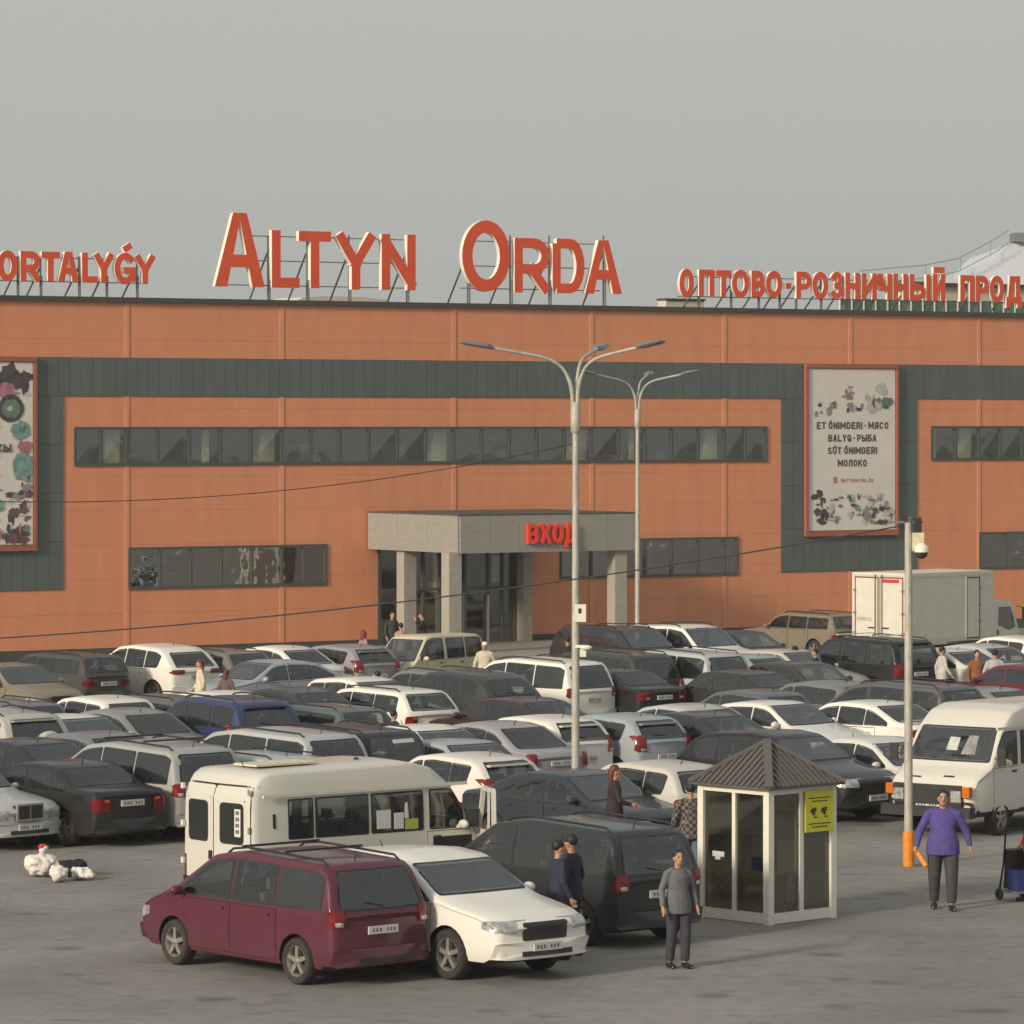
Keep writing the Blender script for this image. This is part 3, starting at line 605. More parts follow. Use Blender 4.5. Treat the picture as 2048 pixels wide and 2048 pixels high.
for i in range(n):
    x0 = a + (b - a) * i / n; x1 = a + (b - a) * (i + 1) / n
    MB().box(x0 + .05, x1 - .05, 2.2, 2.24, ROOF - .6, zt).obj('glass_panel', 'greenglass', gr)
    MB().bar((x0, 2.2, ROOF - .7), (x0, 2.2, zt + .03), .05).obj('post', 'signwhite', gr)
pb = thing('rooftop_pavilion', 'cream rooftop pavilion with dark eaves behind the Cyrillic letters', 'building', bld.location, TH)
MB().box(FS2(1832, 12), FS2(2250, 12), 12, 13.2, ROOF - .7, FZ2(1880, 572, 12)).obj('wall', 'cream', pb)
MB().box(FS2(1822, 11.5), FS2(2270, 11.5), 11.8, 13.4, FZ2(1880, 572, 12) + .001, FZ2(1880, 566, 12)).obj('eaves', 'parapet', pb)
# distant hall with a ridge cap rising at the right edge
fh = thing('distant_hall', 'blue grey hall roof with haze painted into its pale colour, rising to a ridge at the right edge', 'building', PS(2048, 30), 0)
k30 = 1 / 30.0
hz = lambda py: CAM_H + (HORIZ - py) * k30
pr = [(-140 * k30, hz(620)), (-140 * k30, hz(548)), (-110 * k30, hz(540)), (-60 * k30, hz(520)), (-28 * k30, hz(488)), (90 * k30, hz(462)), (250 * k30, hz(560)), (250 * k30, hz(620))]
MB().poly([(x, z) for x, z in pr], 0, 25).obj('gable_roof', 'haze_blue', fh)
MB().box(-140 * k30 + .1, 250 * k30 - .1, .3, 24.5, 0, hz(621)).obj('wall', 'haze_blue', fh)
MB().box(-22 * k30, 60 * k30, -.6, 2, hz(484), hz(466)).obj('ridge_cap', 'steel', fh)
for q, off in enumerate((0, -26)):
    ln = [(-330, 543), (-200, 531), (-135, 518), (-70, 484), (-34, 462)]
    MB().tube([(x * k30, -1.0, hz(y - off)) for x, y in ln], .03, 5).obj('guy_wire', 'steel', fh)
for x, y in ((-200, 530), (-130, 516), (-70, 484)): MB().bar((x * k30, -1, hz(y)), (x * k30, -1, hz(y + 26)), .035).obj('wire_stay', 'steel', fh)

# ------------------------------------------------------------ vehicles
def smooth_profile(prof, L, sig=.035):
    xs = np.linspace(0, L, 700); z = np.interp(xs, [p[0] for p in prof], [p[1] for p in prof])
    k = int(sig / (L / 700) * 3) + 1; ker = np.exp(-.5 * (np.arange(-k, k + 1) * (L / 700) / sig) ** 2); ker /= ker.sum()
    zp = np.concatenate([np.full(k, z[0]), z, np.full(k, z[-1])]); z2 = np.convolve(zp, ker, 'valid')
    return lambda x: float(np.interp(x, xs, z2))
SPECS = {
 'sedan': dict(L=4.6, W=1.77, p=[(0, .95), (.06, 1.02), (.62, 1.07), (1.32, 1.38), (1.7, 1.435), (2.3, 1.45), (2.75, 1.40), (3.45, 1.0), (3.65, .96), (4.3, .86), (4.6, .74)], belt=.93, k=.34, zb=.2, rw=.315,
   ax=(.98, 3.72), win=[(.86, 1.5), (1.56, 2.28), (2.36, 3.28)], doors=[(1.18, 2.32), (2.32, 3.38)], tl=(.5, .85, .74, .93), hl=(.42, .80, .58, .72), gr=(.3, .56, .72), rwin=(.7, 1.09, 1.36), fwin=(1.02, 1.38), plate=.80, rc=2.0),
 'boxsedan': dict(L=4.7, W=1.75, p=[(0, .97), (.04, 1.02), (.75, 1.06), (1.35, 1.36), (1.6, 1.42), (2.3, 1.44), (2.7, 1.40), (3.25, 1.02), (3.4, .98), (4.5, .86), (4.7, .74)], belt=.92, k=.30, zb=.2, rw=.315,
   ax=(1.0, 3.8), win=[(.98, 1.42), (1.47, 2.2), (2.27, 3.12)], doors=[(1.25, 2.24), (2.24, 3.25)], tl=(.5, .86, .66, .90), hl=(.46, .82, .58, .76), gr=(.30, .56, .82), rwin=(.72, 1.08, 1.34), fwin=(1.05, 1.37), plate=.80, rc=2.0),
 'hatch': dict(L=4.15, W=1.72, p=[(0, .98), (.03, 1.04), (.36, 1.37), (.6, 1.45), (1.6, 1.5), (2.1, 1.45), (2.85, 1.03), (3.1, .98), (3.88, .86), (4.15, .74)], belt=.96, k=.30, zb=.2, rw=.31,
   ax=(.75, 3.3), win=[(.55, 1.05), (1.1, 1.82), (1.9, 2.72)], doors=[(.98, 1.86), (1.86, 2.82)], tl=(.6, .86, .78, 1.12), hl=(.45, .82, .60, .76), gr=(.34, .50, .70), rwin=(.62, 1.06, 1.38), fwin=(1.06, 1.42), plate=.66, rc=1.5),
 'wagon': dict(L=4.6, W=1.73, p=[(0, .93), (.03, 1.0), (.40, 1.37), (.62, 1.44), (2.2, 1.475), (2.7, 1.42), (3.35, 1.01), (3.6, .96), (4.3, .85), (4.6, .73)], belt=.93, k=.28, zb=.2, rw=.31,
   ax=(.95, 3.65), win=[(.52, 1.3), (1.36, 2.15), (2.22, 3.2)], doors=[(1.2, 2.18), (2.18, 3.3)], tl=(.56, .85, .70, .90), hl=(.45, .82, .58, .72), gr=(.34, .54, .70), rwin=(.66, 1.04, 1.36), fwin=(1.04, 1.40), plate=.72, rc=1.6, rails=True),
 'suv': dict(L=4.6, W=1.84, p=[(0, 1.03), (.04, 1.1), (.30, 1.52), (.5, 1.64), (2.0, 1.70), (2.5, 1.64), (3.2, 1.18), (3.4, 1.12), (4.25, 1.0), (4.6, .9)], belt=1.06, k=.25, zb=.27, rw=.36,
   ax=(.85, 3.6), win=[(.42, 1.12), (1.2, 2.0), (2.08, 3.05)], doors=[(1.1, 2.04), (2.04, 3.12)], tl=(.62, .90, .86, 1.16), hl=(.5, .86, .72, .88), gr=(.4, .60, .84), rwin=(.66, 1.14, 1.54), fwin=(1.2, 1.62), plate=.84, rc=1.7, rails=True, clad=.42),
 'bigsuv': dict(L=4.9, W=1.92, p=[(0, 1.1), (.04, 1.18), (.24, 1.66), (.42, 1.81), (2.3, 1.87), (2.85, 1.8), (3.45, 1.3), (3.65, 1.22), (4.6, 1.1), (4.9, .88)], belt=1.14, k=.2, zb=.3, rw=.39,
   ax=(.95, 3.85), win=[(.34, 1.22), (1.3, 2.2), (2.28, 3.3)], doors=[(1.2, 2.24), (2.24, 3.36)], tl=(.68, .93, .86, 1.2), hl=(.52, .9, .80, .96), gr=(.42, .64, .96), rwin=(.72, 1.22, 1.7), fwin=(1.3, 1.78), plate=.92, rc=1.8, rails=True, clad=.44),
 'minivan': dict(L=4.75, W=1.82, p=[(0, 1.0), (.04, 1.06), (.24, 1.55), (.42, 1.68), (2.3, 1.74), (2.95, 1.66), (3.8, 1.14), (4.0, 1.08), (4.45, .93), (4.75, .8)], belt=1.02, k=.22, zb=.22, rw=.33,
   ax=(.85, 3.75), win=[(.34, 1.3), (1.38, 2.35), (2.43, 3.6)], doors=[(1.3, 2.38), (2.38, 3.4)], tl=(.66, .87, .84, 1.08), hl=(.46, .86, .62, .80), gr=(.36, .54, .74), rwin=(.70, 1.08, 1.58), fwin=(1.14, 1.62), plate=.78, rc=1.8, rails=True),
 'minibus': dict(L=4.25, W=1.68, p=[(0, 1.2), (.05, 1.4), (.2, 1.8), (.42, 1.91), (2.9, 1.95), (3.25, 1.88), (3.86, 1.2), (4.1, 1.0), (4.25, .8)], belt=1.14, k=.16, zb=.25, rw=.3,
   ax=(.8, 3.45), win=[(.36, 1.2), (1.32, 2.22), (2.42, 3.28), (3.32, 3.62)], doors=[(1.26, 2.36), (2.36, 3.3)], tl=(.66, .80, .7, .95), hl=(.5, .78, .66, .84), gr=(.34, .7, .82), rwin=(.62, 1.24, 1.74), fwin=(1.16, 1.8), plate=.6, rc=1.9),
 'van': dict(L=5.9, W=1.98, p=[(0, 2.02), (.04, 2.14), (.22, 2.38), (.42, 2.44), (3.7, 2.47), (4.2, 2.36), (4.64, 2.06), (5.15, 1.40), (5.3, 1.30), (5.68, 1.14), (5.9, .86)], belt=1.32, k=.06, zb=.38, rw=.34,
   ax=(1.15, 4.75), win=[(.85, 1.38), (1.46, 2.64), (2.74, 3.92), (4.1, 4.86)], wtop=1.98, doors=[(4.02, 5.05)], tl=(.80, .92, .7, 1.05), hl=(.55, .82, .72, .92), gr=(.52, .62, .94), rwin=None, fwin=(1.44, 2.05), plate=.72, rc=2.4, clad=.5),
}
def kind_of(base, **kw): d = dict(SPECS[base]); d.update(kw); return d
SPECS['roundsedan'] = kind_of('sedan', L=4.42, W=1.72, p=[(0, .88), (.06, .96), (.55, 1.01), (1.25, 1.38), (1.7, 1.46), (2.25, 1.475), (2.75, 1.40), (3.4, 1.02), (3.6, .97), (4.15, .85), (4.42, .68)], belt=.92, ax=(.92, 3.52),
    win=[(.98, 1.5), (1.56, 2.24), (2.32, 3.22)], doors=[(1.15, 2.28), (2.28, 3.3)], tl=(.62, .80, .66, .93), hl=(.46, .78, .56, .72), gr=(.22, .50, .62), rwin=(.66, 1.04, 1.36), plate=.74)
SPECS['crossover'] = kind_of('suv', L=4.65, W=1.85, p=[(0, 1.0), (.05, 1.08), (.5, 1.46), (.85, 1.60), (2.0, 1.66), (2.55, 1.60), (3.35, 1.14), (3.55, 1.08), (4.3, .96), (4.65, .82)], belt=1.04, k=.30,
    win=[(.62, 1.22), (1.3, 2.08), (2.16, 3.2)], doors=[(1.14, 2.12), (2.12, 3.26)], tl=(.46, .84, .92, 1.03), rwin=(.66, 1.12, 1.46), fwin=(1.17, 1.53), rails=False, clad=.34, rc=1.8)
SPECS['boxwagon'] = kind_of('wagon', L=4.55, W=1.70, p=[(0, .93), (.03, 1.0), (.26, 1.36), (.42, 1.44), (2.3, 1.47), (2.7, 1.42), (3.2, 1.02), (3.4, .97), (4.3, .86), (4.55, .76)], belt=.94,
    win=[(.38, 1.24), (1.32, 2.1), (2.18, 3.08)], doors=[(1.2, 2.14), (2.14, 3.2)], tl=(.46, .82, .66, .82), gr=(.34, .56, .70), rc=1.7)
SPECS['smallhatch'] = kind_of('hatch', L=3.9, W=1.68, p=[(0, .96), (.03, 1.02), (.28, 1.38), (.5, 1.47), (1.5, 1.52), (2.0, 1.46), (2.75, 1.03), (2.95, .98), (3.65, .86), (3.9, .72)], ax=(.62, 3.08), win=[(.42, .92), (.98, 1.7), (1.78, 2.62)], doors=[(.86, 1.74), (1.74, 2.7)], tl=(.58, .80, .70, .94), rc=1.4)
def ray_patch(bvh, outline, axis, L, off=.006, thick=.012, rings=(1, .72, .4), lim=.32):
    """outline in (u,v): axis 'side+'/'side-' u=x v=z; 'front'/'rear' u=y v=z."""
    cu = sum(p[0] for p in outline) / len(outline); cv = sum(p[1] for p in outline) / len(outline)
    def shoot(u, v):
        if axis == 'side+': o, d = Vector((u, 3, v)), Vector((0, -1, 0))
        elif axis == 'side-': o, d = Vector((u, -3, v)), Vector((0, 1, 0))
        elif axis == 'front': o, d = Vector((L / 2 + 2, u, v)), Vector((-1, 0, 0))
        else: o, d = Vector((-L / 2 - 2, u, v)), Vector((1, 0, 0))
        h = bvh.ray_cast(o, d)
        if h[0] is None: return None
        n = h[1]
        if n.dot(d) > 0: n = -n
        return h[0], n
    c = shoot(cu, cv)
    if c is None: return None
    ax_ = 1 if axis.startswith('side') else 0
    def shoot2(u, v):
        for _ in range(22):
            h = shoot(u, v)
            if h is not None and (abs(h[0][ax_] - c[0][ax_]) < lim or ax_ == 1): return h
            u = cu + (u - cu) * .93
            if h is None: v = cv + (v - cv) * .96
        return c
    V = []; N = []
    for r in rings:
        for (u, v) in outline:
            h = shoot2(cu + (u - cu) * r, cv + (v - cv) * r)
            V.append(h[0]); N.append(h[1])
    n = len(outline); V.append(c[0]); N.append(c[1])
    F = []
    for k in range(len(rings) - 1):
        for i in range(n): a, b = k * n + i, k * n + (i + 1) % n; F.append((a, b, b + n, a + n))
    e = (len(rings) - 1) * n
    for i in range(n): F.append((e + i, e + (i + 1) % n, len(V) - 1))
    top = [V[i] + N[i] * off for i in range(len(V))]
    skirt = [V[i] - N[i] * thick for i in range(n)]
    m0 = len(top); F += [((i + 1) % n, i, m0 + i, m0 + (i + 1) % n) for i in range(n)]
    if axis in ('side+', 'rear'): F = [tuple(reversed(f)) for f in F]
    return top + skirt, F
def dense(pts, step=.12):
    out = []
    for (a, b) in zip(pts, pts[1:] + pts[:1]):
        n = max(1, int(math.hypot(b[0] - a[0], b[1] - a[1]) / step)); out += [(a[0] + (b[0] - a[0]) * i / n, a[1] + (b[1] - a[1]) * i / n) for i in range(n)]
    return out
def rounded(pts, r=.04, n=3):
    out = []; m = len(pts)
    for i in range(m):
        p0, p, p1 = Vector(pts[i - 1]), Vector(pts[i]), Vector(pts[(i + 1) % m])
        d0 = (p0 - p); d1 = (p1 - p); q = min(r, d0.length * .45, d1.length * .45)
        if d0.length < 1e-6 or d1.length < 1e-6: continue
        a = p + d0.normalized() * q; b = p + d1.normalized() * q
        for k in range(n + 1):
            t = k / n; out.append(tuple(a * (1 - t) ** 2 + p * 2 * t * (1 - t) + b * t * t))
    return out
def offset_poly(pts, d):
    cu = sum(p[0] for p in pts) / len(pts); cv = sum(p[1] for p in pts) / len(pts)
    w_ = max(p[0] for p in pts) - min(p[0] for p in pts); h_ = max(p[1] for p in pts) - min(p[1] for p in pts)
    fx, fy = 1 + 2 * d / max(w_, .01), 1 + 2 * d / max(h_, .01)
    return [(cu + (p[0] - cu) * fx, cv + (p[1] - cv) * fy) for p in pts]

PROTO = {}
def build_proto(key):
    S = SPECS[key]; L, W = S['L'], S['W']; zt = smooth_profile(S['p'], L, .05)
    Hmax = max(p[1] for p in S['p']); parts = []
    xs = sorted(set([0, .02, .05, .09, .14] + [L - q for q in (0, .02, .05, .09, .14)] + list(np.linspace(.2, L - .2, 40)) + [p[0] for p in S['p']]))
    rings = []
    for x in xs:
        d = min(x, L - x); r = .12
        ins = r - math.sqrt(max(0, r * r - max(0, r - d) ** 2)) if d < r else 0
        tp = .10 if x > L / 2 else .07
        w_ = W / 2 * (1 - tp * max(0, 1 - d / .9) ** 2) - ins * .8; zb = S['zb'] + ins * .5 + (.05 if d < .25 else 0); z = zt(x) - ins * .45
        belt = S['belt'] + .03 * (1 - x / L)
        zs = min(belt, z - .055); we = .985 * w_ - max(0, (z - .06 - zs)) * S['k']
        h = [(0, zb), (.8 * w_, zb), (.95 * w_, zb + .035), (.985 * w_, zb + .12), (w_, zb + .4 * (zs - zb)), (1.0 * w_, zb + .72 * (zs - zb)), (.985 * w_, zs)]
        for t in (.25, .5, .75, 1): h.append((.985 * w_ + (we - .985 * w_) * t + .012 * math.sin(math.pi * t), zs + (z - .06 - zs) * t))
        h += [(we - .018, z - .03), (we - .06, z - .008), (we * .5, z + .008), (0, z + .016)]
        rings.append([(x - L / 2, p[0], p[1]) for p in h] + [(x - L / 2, -p[0], p[1]) for p in reversed(h[1:-1])])
    n = len(rings[0]); V = [v for r_ in rings for v in r_]
    for i, (x, y, z) in enumerate(V):      # plan-view bow of nose and tail
        q = abs(x) / (L / 2); V[i] = (x * (1 - .035 * (y / (W / 2)) ** 2 * q * q), y, z)
    F = [tuple(range(n))[::-1]]
    for k in range(len(rings) - 1):
        for i in range(n): a, b = k * n + i, k * n + (i + 1) % n; F.append((a, b, b + n, a + n))
    F.append(tuple(range((len(rings) - 1) * n, len(rings) * n)))
    body = obj('body', V, F, None, mats=['paint', 'trim'])
    bm = bmesh.new(); bm.from_mesh(body.data); bmesh.ops.recalc_face_normals(bm, faces=bm.faces)
    bvh0 = BVHTree.FromBMesh(bm); bm.to_mesh(body.data); bm.free()
    cut = MB(); rw = S['rw'] + .055
    for ax in S['ax']:
        for sy in (-1, 1):
            y0, y1 = (W / 2 - .3, W / 2 + .1) if sy > 0 else (-W / 2 - .1, -W / 2 + .3)
            k = len(cut.v); nn = 24
            for yy in (y0, y1):
                for j in range(nn):
                    a = 2 * math.pi * j / nn; cut.v.append(Vector((ax - L / 2 + rw * math.cos(a), yy, S['rw'] + rw * math.sin(a))))
            cut.f += [tuple(range(k, k + nn)), tuple(reversed(range(k + nn, k + 2 * nn)))] + [(k + j, k + j + nn, k + (j + 1) % nn + nn, k + (j + 1) % nn) for j in range(nn)]
    co = cut.obj('cut', 'trim')
    bm = bmesh.new(); bm.from_mesh(co.data); bmesh.ops.recalc_face_normals(bm, faces=bm.faces); bm.to_mesh(co.data); bm.free()
    # hollow cabin and window openings
    def to_obj(mb_):
        o_ = mb_.obj('cut', 'trim'); b_ = bmesh.new(); b_.from_mesh(o_.data); bmesh.ops.recalc_face_normals(b_, faces=b_.faces); b_.to_mesh(o_.data); b_.free(); return o_
    def outline(x0, x1, i0):
        xx = np.linspace(x0, x1, 7); top = []; bot = []
        for x in xx:
            b = S['belt'] + .03 * (1 - x / L) + .035; t = min(zt(x) - .115, S.get('wtop', 9))
            if t > b + .02: top.append((x - L / 2, t)); bot.append((x - L / 2, b))
        if len(top) < 2: return None
        if i0 and key in ('hatch', 'suv', 'smallhatch', 'crossover'): bot[0] = (bot[0][0] + .04, bot[0][1] + .09)
        return rounded(bot + top[::-1], .035, 2)
    cabin = MB(); cs_ = []
    for x in np.linspace(.12, L - .3, 40):
        zc_ = zt(x) - .075
        if zc_ < S['belt'] + .06: continue
        wb_ = W / 2 - .10 - (.06 if x < .35 else 0); wt_ = .985 * W / 2 - .09 - (zc_ - S['belt']) * S['k'] - (.06 if x < .35 else 0); cs_.append((x - L / 2, wb_, wt_, zc_))
    zf = S['belt'] - .16
    for (x, wb_, wt_, zc_) in cs_: cabin.v += [Vector((x, -wb_, zf)), Vector((x, wb_, zf)), Vector((x, wt_, zc_)), Vector((x, -wt_, zc_))]
    for k in range(len(cs_) - 1):
        for i in range(4): a, b = 4 * k + i, 4 * k + (i + 1) % 4; cabin.f.append((a, b, b + 4, a + 4))
    e = 4 * (len(cs_) - 1); cabin.f += [(0, 1, 2, 3), (e + 3, e + 2, e + 1, e)]
    extra = [to_obj(cabin)]
    for i_, (x0, x1) in enumerate(S['win']):
        ol = outline(x0, x1, i_ == 0)
        if ol is None: continue
        cu = sum(p[0] for p in ol) / len(ol); cv = sum(p[1] for p in ol) / len(ol)
        extra.append(to_obj(MB().poly([(cu + (p[0] - cu) * .975, cv + (p[1] - cv) * .97) for p in ol], -W, W)))
    for rect_, sgn in ((S['rwin'], -1), ((W / 2 * (.86 if key != 'van' else .9),) + tuple(S['fwin']), 1)):
        if not rect_: continue
        hw, z0, z1 = rect_; tw = (hw - .10 - .1 * (z1 - z0) + .04) if sgn < 0 else hw - .08; ol = rounded([(-hw + .03, z0 + .02), (hw - .03, z0 + .02), (tw - .03, z1 - .02), (-tw + .03, z1 - .02)], .05)
        xe, xi = sgn * (L / 2 + .3), sgn * (L / 2 - (1.5 if L > 4 else 1.2)) ; n_ = len(ol)
        xi = (cs_[3][0] + .25) if sgn < 0 else (cs_[-4][0] - .25)
        v_ = [(xe, p[0], p[1]) for p in ol] + [(xi, p[0], p[1]) for p in ol]
        extra.append(to_obj(MB().add(v_, [tuple(range(n_)), tuple(reversed(range(n_, 2 * n_)))] + [(i, i + n_, (i + 1) % n_ + n_, (i + 1) % n_) for i in range(n_)])))
    for e_ in [co] + extra:
        md = body.modifiers.new('b', 'BOOLEAN'); md.operation = 'DIFFERENCE'; md.object = e_; md.solver = 'EXACT'
    bpy.context.view_layer.update(); dg = bpy.context.evaluated_depsgraph_get(); me = bpy.data.meshes.new_from_object(body.evaluated_get(dg))
    me.name = 'body'; bpy.data.objects.remove(body)
    for e_ in [co] + extra: bpy.data.objects.remove(e_)
    me.materials.clear(); me.materials.append(M['paint']); me.materials.append(M['trim'])
    clad = S.get('clad', 0)
    for p in me.polygons:
        c = p.center; inside = any(math.hypot(c.x - (ax - L / 2), c.z - S['rw']) < rw + .004 for ax in S['ax']) and (abs(c.y) < W / 2 - .012 and abs(p.normal.y) < .5 or abs(c.y) < W / 2 - .25)
        if not inside and c.z > zf - .01 and abs(c.x) < L / 2 - .13:
            h_ = bvh0.find_nearest(c); inside = h_[3] is not None and h_[3] > .012
        p.material_index = 1 if inside or p.normal.z < -.75 or c.z < max(clad, S['zb'] + .03) else 0
        p.use_smooth = True
    me.set_sharp_from_angle(angle=R(38))
    parts.append(('body', me, None, 'paint', (0, 0, 0)))
    def patch(name, outline, axis, m, off=.006, parent=None, step=.12, thick=.012):
        r_ = ray_patch(bvh0, dense(outline, step), axis, L, off, thick, lim=1.5 if name in ('windscreen', 'rear_window', 'window_trim') else .3, **({'rings': (1, .90, .5)} if name == 'window_trim' else {}))
        if r_ is None: return None
        if name == 'window_trim':
            n_ = len(dense(outline, step)); keep = [f for f in r_[1] if all(i < 2 * n_ for i in f) or any(i >= len(r_[0]) - n_ for i in f)]; r_ = (r_[0], keep)
        me = MB().add(*r_).mesh(name, m, 50); parts.append((name, me, parent, m, (0, 0, 0))); return len(parts) - 1
    for side in ('side+', 'side-'):
        for (x0, x1) in S['win']:
            xx = np.linspace(x0, x1, 7); top = []; bot = []
            for x in xx:
                b = S['belt'] + .03 * (1 - x / L) + .035; t = min(zt(x) - .115, S.get('wtop', 9))
                if t > b + .02: top.append((x - L / 2, t)); bot.append((x - L / 2, b))
            if len(top) < 2: continue
            if key in ('hatch', 'suv', 'smallhatch', 'crossover'):
                if x0 == S['win'][0][0]: bot[0] = (bot[0][0] + .04, bot[0][1] + .09)
            ol = bot + top[::-1]
            # widen to the corner where the pane runs out on a pillar
            ol = rounded(ol, .035, 2)
            wi = patch('side_window', ol, side, 'glass', .010)
            if wi is not None: patch('window_trim', offset_poly(ol, .022), side, 'trim', .004, wi)
        for (x0, x1) in S['doors']:
            zb_ = S['zb'] + .10; b = S['belt'] - .01; rx = S['rw'] + .1
            a0 = x0 - L / 2 + .012; a1 = x1 - L / 2 - .012; ol = [(a0, b), (a0, zb_ + .0), (a1, zb_), (a1, b)]
            axr = S['ax'][0] - L / 2
            if a0 < axr + rx:
                hgt = S['rw'] + math.sqrt(max(0, rx * rx - (a0 - axr) ** 2)); ol = [(a0, b), (a0, hgt)] + [(axr + rx * math.cos(t), S['rw'] + rx * math.sin(t)) for t in np.linspace(math.atan2(hgt - S['rw'], a0 - axr), 0, 5)[1:]] + [(axr + rx, zb_), (a1, zb_), (a1, b)]
            di = patch('door', ol, side, 'paint', .0075, thick=.004)
            patch('door_seam', offset_poly(ol, .011), side, 'seam', .003, di)
            hz_ = b - .10; sgn = 1 if side == 'side+' else -1
            hx = a0 + .13
            patch('handle', [(hx, hz_), (hx + .16, hz_), (hx + .16, hz_ + .035), (hx, hz_ + .035)], side, 'paint' if key not in ('van', 'minibus', 'boxsedan') else 'trim', .035, di)
        # side rubbing strip
        if key in ('boxsedan', 'wagon', 'minibus', 'bigsuv'):
            patch('side_moulding', [(S['ax'][0] - L / 2 + rw + .05, .50), (S['ax'][1] - L / 2 - rw - .05, .50), (S['ax'][1] - L / 2 - rw - .05, .56), (S['ax'][0] - L / 2 + rw + .05, .56)], side, 'trim', .018)
        tz = S['tl']; x_ = -L / 2
        patch('tail_light', rounded([(x_ + .07, tz[2] + .01), (x_ + .19, tz[2] + .03), (x_ + .17, min(tz[3], S['belt']) - .03), (x_ + .07, min(tz[3], S['belt']) - .02)], .02), side, 'red', .008)
        hzv = S['hl']; x_ = L / 2
        patch('headlight', rounded([(x_ - .10, hzv[2]), (x_ - .36, hzv[2] + .06), (x_ - .36, hzv[3]), (x_ - .12, hzv[3])], .02), side, 'lamp' if key != 'van' else 'amber', .008)
    if S['rwin']:
        hw, z0, z1 = S['rwin']; tw = hw - .10 - .1 * (z1 - z0)
        ol = rounded([(-hw, z0), (hw, z0), (tw + .04, z1), (-tw - .04, z1)], .06)
        wi = patch('rear_window', ol, 'rear', 'glass', .010); patch('window_trim', offset_poly(ol, .025), 'rear', 'trim', .004, wi)
    z0, z1 = S['fwin']; hw = W / 2 * .86 if key != 'van' else W / 2 * .9; tw = hw - .08
    ol = rounded([(-hw, z0), (hw, z0), (tw, z1), (-tw, z1)], .05)
    wi = patch('windscreen', ol, 'front', 'screen', .010); patch('window_trim', offset_poly(ol, .02), 'front', 'trim', .004, wi)
    for sy in (-1, 1):
        y0, y1, z0, z1 = S['tl']; y1 = min(y1, W / 2 * .93); patch('tail_light', rounded([(sy * y0, z0), (sy * y1, z0), (sy * y1, z1), (sy * y0, z1)], .025), 'rear', 'red', .02, step=.08)
        if key in ('wagon', 'boxsedan'): patch('indicator', rounded([(sy * (y0 + .02), z1 - .07), (sy * (y0 + .13), z1 - .07), (sy * (y0 + .13), z1 - .02), (sy * (y0 + .02), z1 - .02)], .01), 'rear', 'amber', .026, step=.06)
        if key in ('hatch', 'suv', 'minivan', 'sedan'): patch('reverse_lamp', rounded([(sy * (y0 + .03), z0 + .02), (sy * (y0 + .14), z0 + .02), (sy * (y0 + .14), z0 + .08), (sy * (y0 + .03), z0 + .08)], .01), 'rear', 'lamp', .026, step=.06)
        y0, y1, z0, z1 = S['hl']; patch('headlight', rounded([(sy * y0, z0), (sy * y1, z0 + .02), (sy * y1, z1), (sy * y0, z1 - .02)], .025), 'front', 'lamp', .02, step=.08)
    y, z0, z1 = S['gr']; patch('grille', rounded([(-y, z0), (y, z0), (y, z1), (-y, z1)], .03), 'front', 'grille', .018)
    bz = S['zb'] + .1; bw = W / 2 * .90
    bmn = 'trim' if key in ('van', 'minibus') else 'paint'
    for ax in ('rear', 'front'):
        bi = patch('bumper', rounded([(-bw, bz), (bw, bz), (bw, bz + .22), (-bw, bz + .22)], .05), ax, bmn, .045, step=.1, thick=.0)
        patch('lower_grille', rounded([(-bw * .55, bz + .02), (bw * .55, bz + .02), (bw * .55, bz + .09), (-bw * .55, bz + .09)], .02), ax, 'trim', .056, bi)
    for sgn, zz in ((-1, S['plate']), (1, bz + .14)):
        h = bvh0.ray_cast(Vector((sgn * (L / 2 + 2), 0, zz)), Vector((-sgn, 0, 0)))[0]; xx = h.x + sgn * (.03 if sgn < 0 else .065)
        me = MB().box(xx - .012, xx + .012, -.26, .26, zz - .056, zz + .056).mesh('plate', 'plate'); parts.append(('number_plate', me, None, 'plate', (0, 0, 0))); pi = len(parts) - 1
        t = MB()
        for q in range(7):
            if q == 3: continue
            yy = -.21 + q * .062; t.box(xx + sgn * .0125, xx + sgn * .015, yy, yy + .03, zz - .026, zz + .026)
        me = t.mesh('plate_print', 'platetext'); parts.append(('plate_print', me, pi, 'platetext', (0, 0, 0)))
    zs_ = S['belt'] - .16
    xf = S['win'][-1][0] - L / 2 + .35; xr_ = S['win'][0][1] - L / 2 + (.1 if key in ('van', 'minibus') else .15)
    for (xx, ys) in ((xf, (-.36, .36)), (xr_, (-.38, 0, .38))) + ((((xf + xr_) / 2, (-.38, .38)),) if key in ('van', 'minibus', 'minivan') else ()):
        for yy in ys:
            hgt = min(S['belt'] + .24, Hmax - .3); me = MB().box(xx - .12, xx, yy - .2, yy + .2, zs_, hgt - .1).box(xx - .11, xx - .03, yy - .1, yy + .1, hgt - .06, hgt + .1).box(xx - .08, xx - .06, yy - .03, yy + .03, hgt - .1, hgt - .06).mesh('seat', 'seatcloth'); parts.append(('seat', me, None, 'trim', (0, 0, 0)))
    me = MB().lathe([(.17, -.012), (.185, 0), (.17, .012), (.155, 0), (.17, -.012)], 16).mesh('steering_wheel', 'trim', 50)
    for v_ in me.vertices: x_, y_, z_ = v_.co; v_.co = (xf + .42 + z_ * .9 - x_ * .4, y_ + .36, S['belt'] + .02 + x_ * .9 + z_ * .4)
    parts.append(('steering_wheel', me, None, 'trim', (0, 0, 0)))
    # mirrors, rails, antenna
    mxx = S['win'][-1][1] - L / 2 - .12; mz = S['belt'] + .09
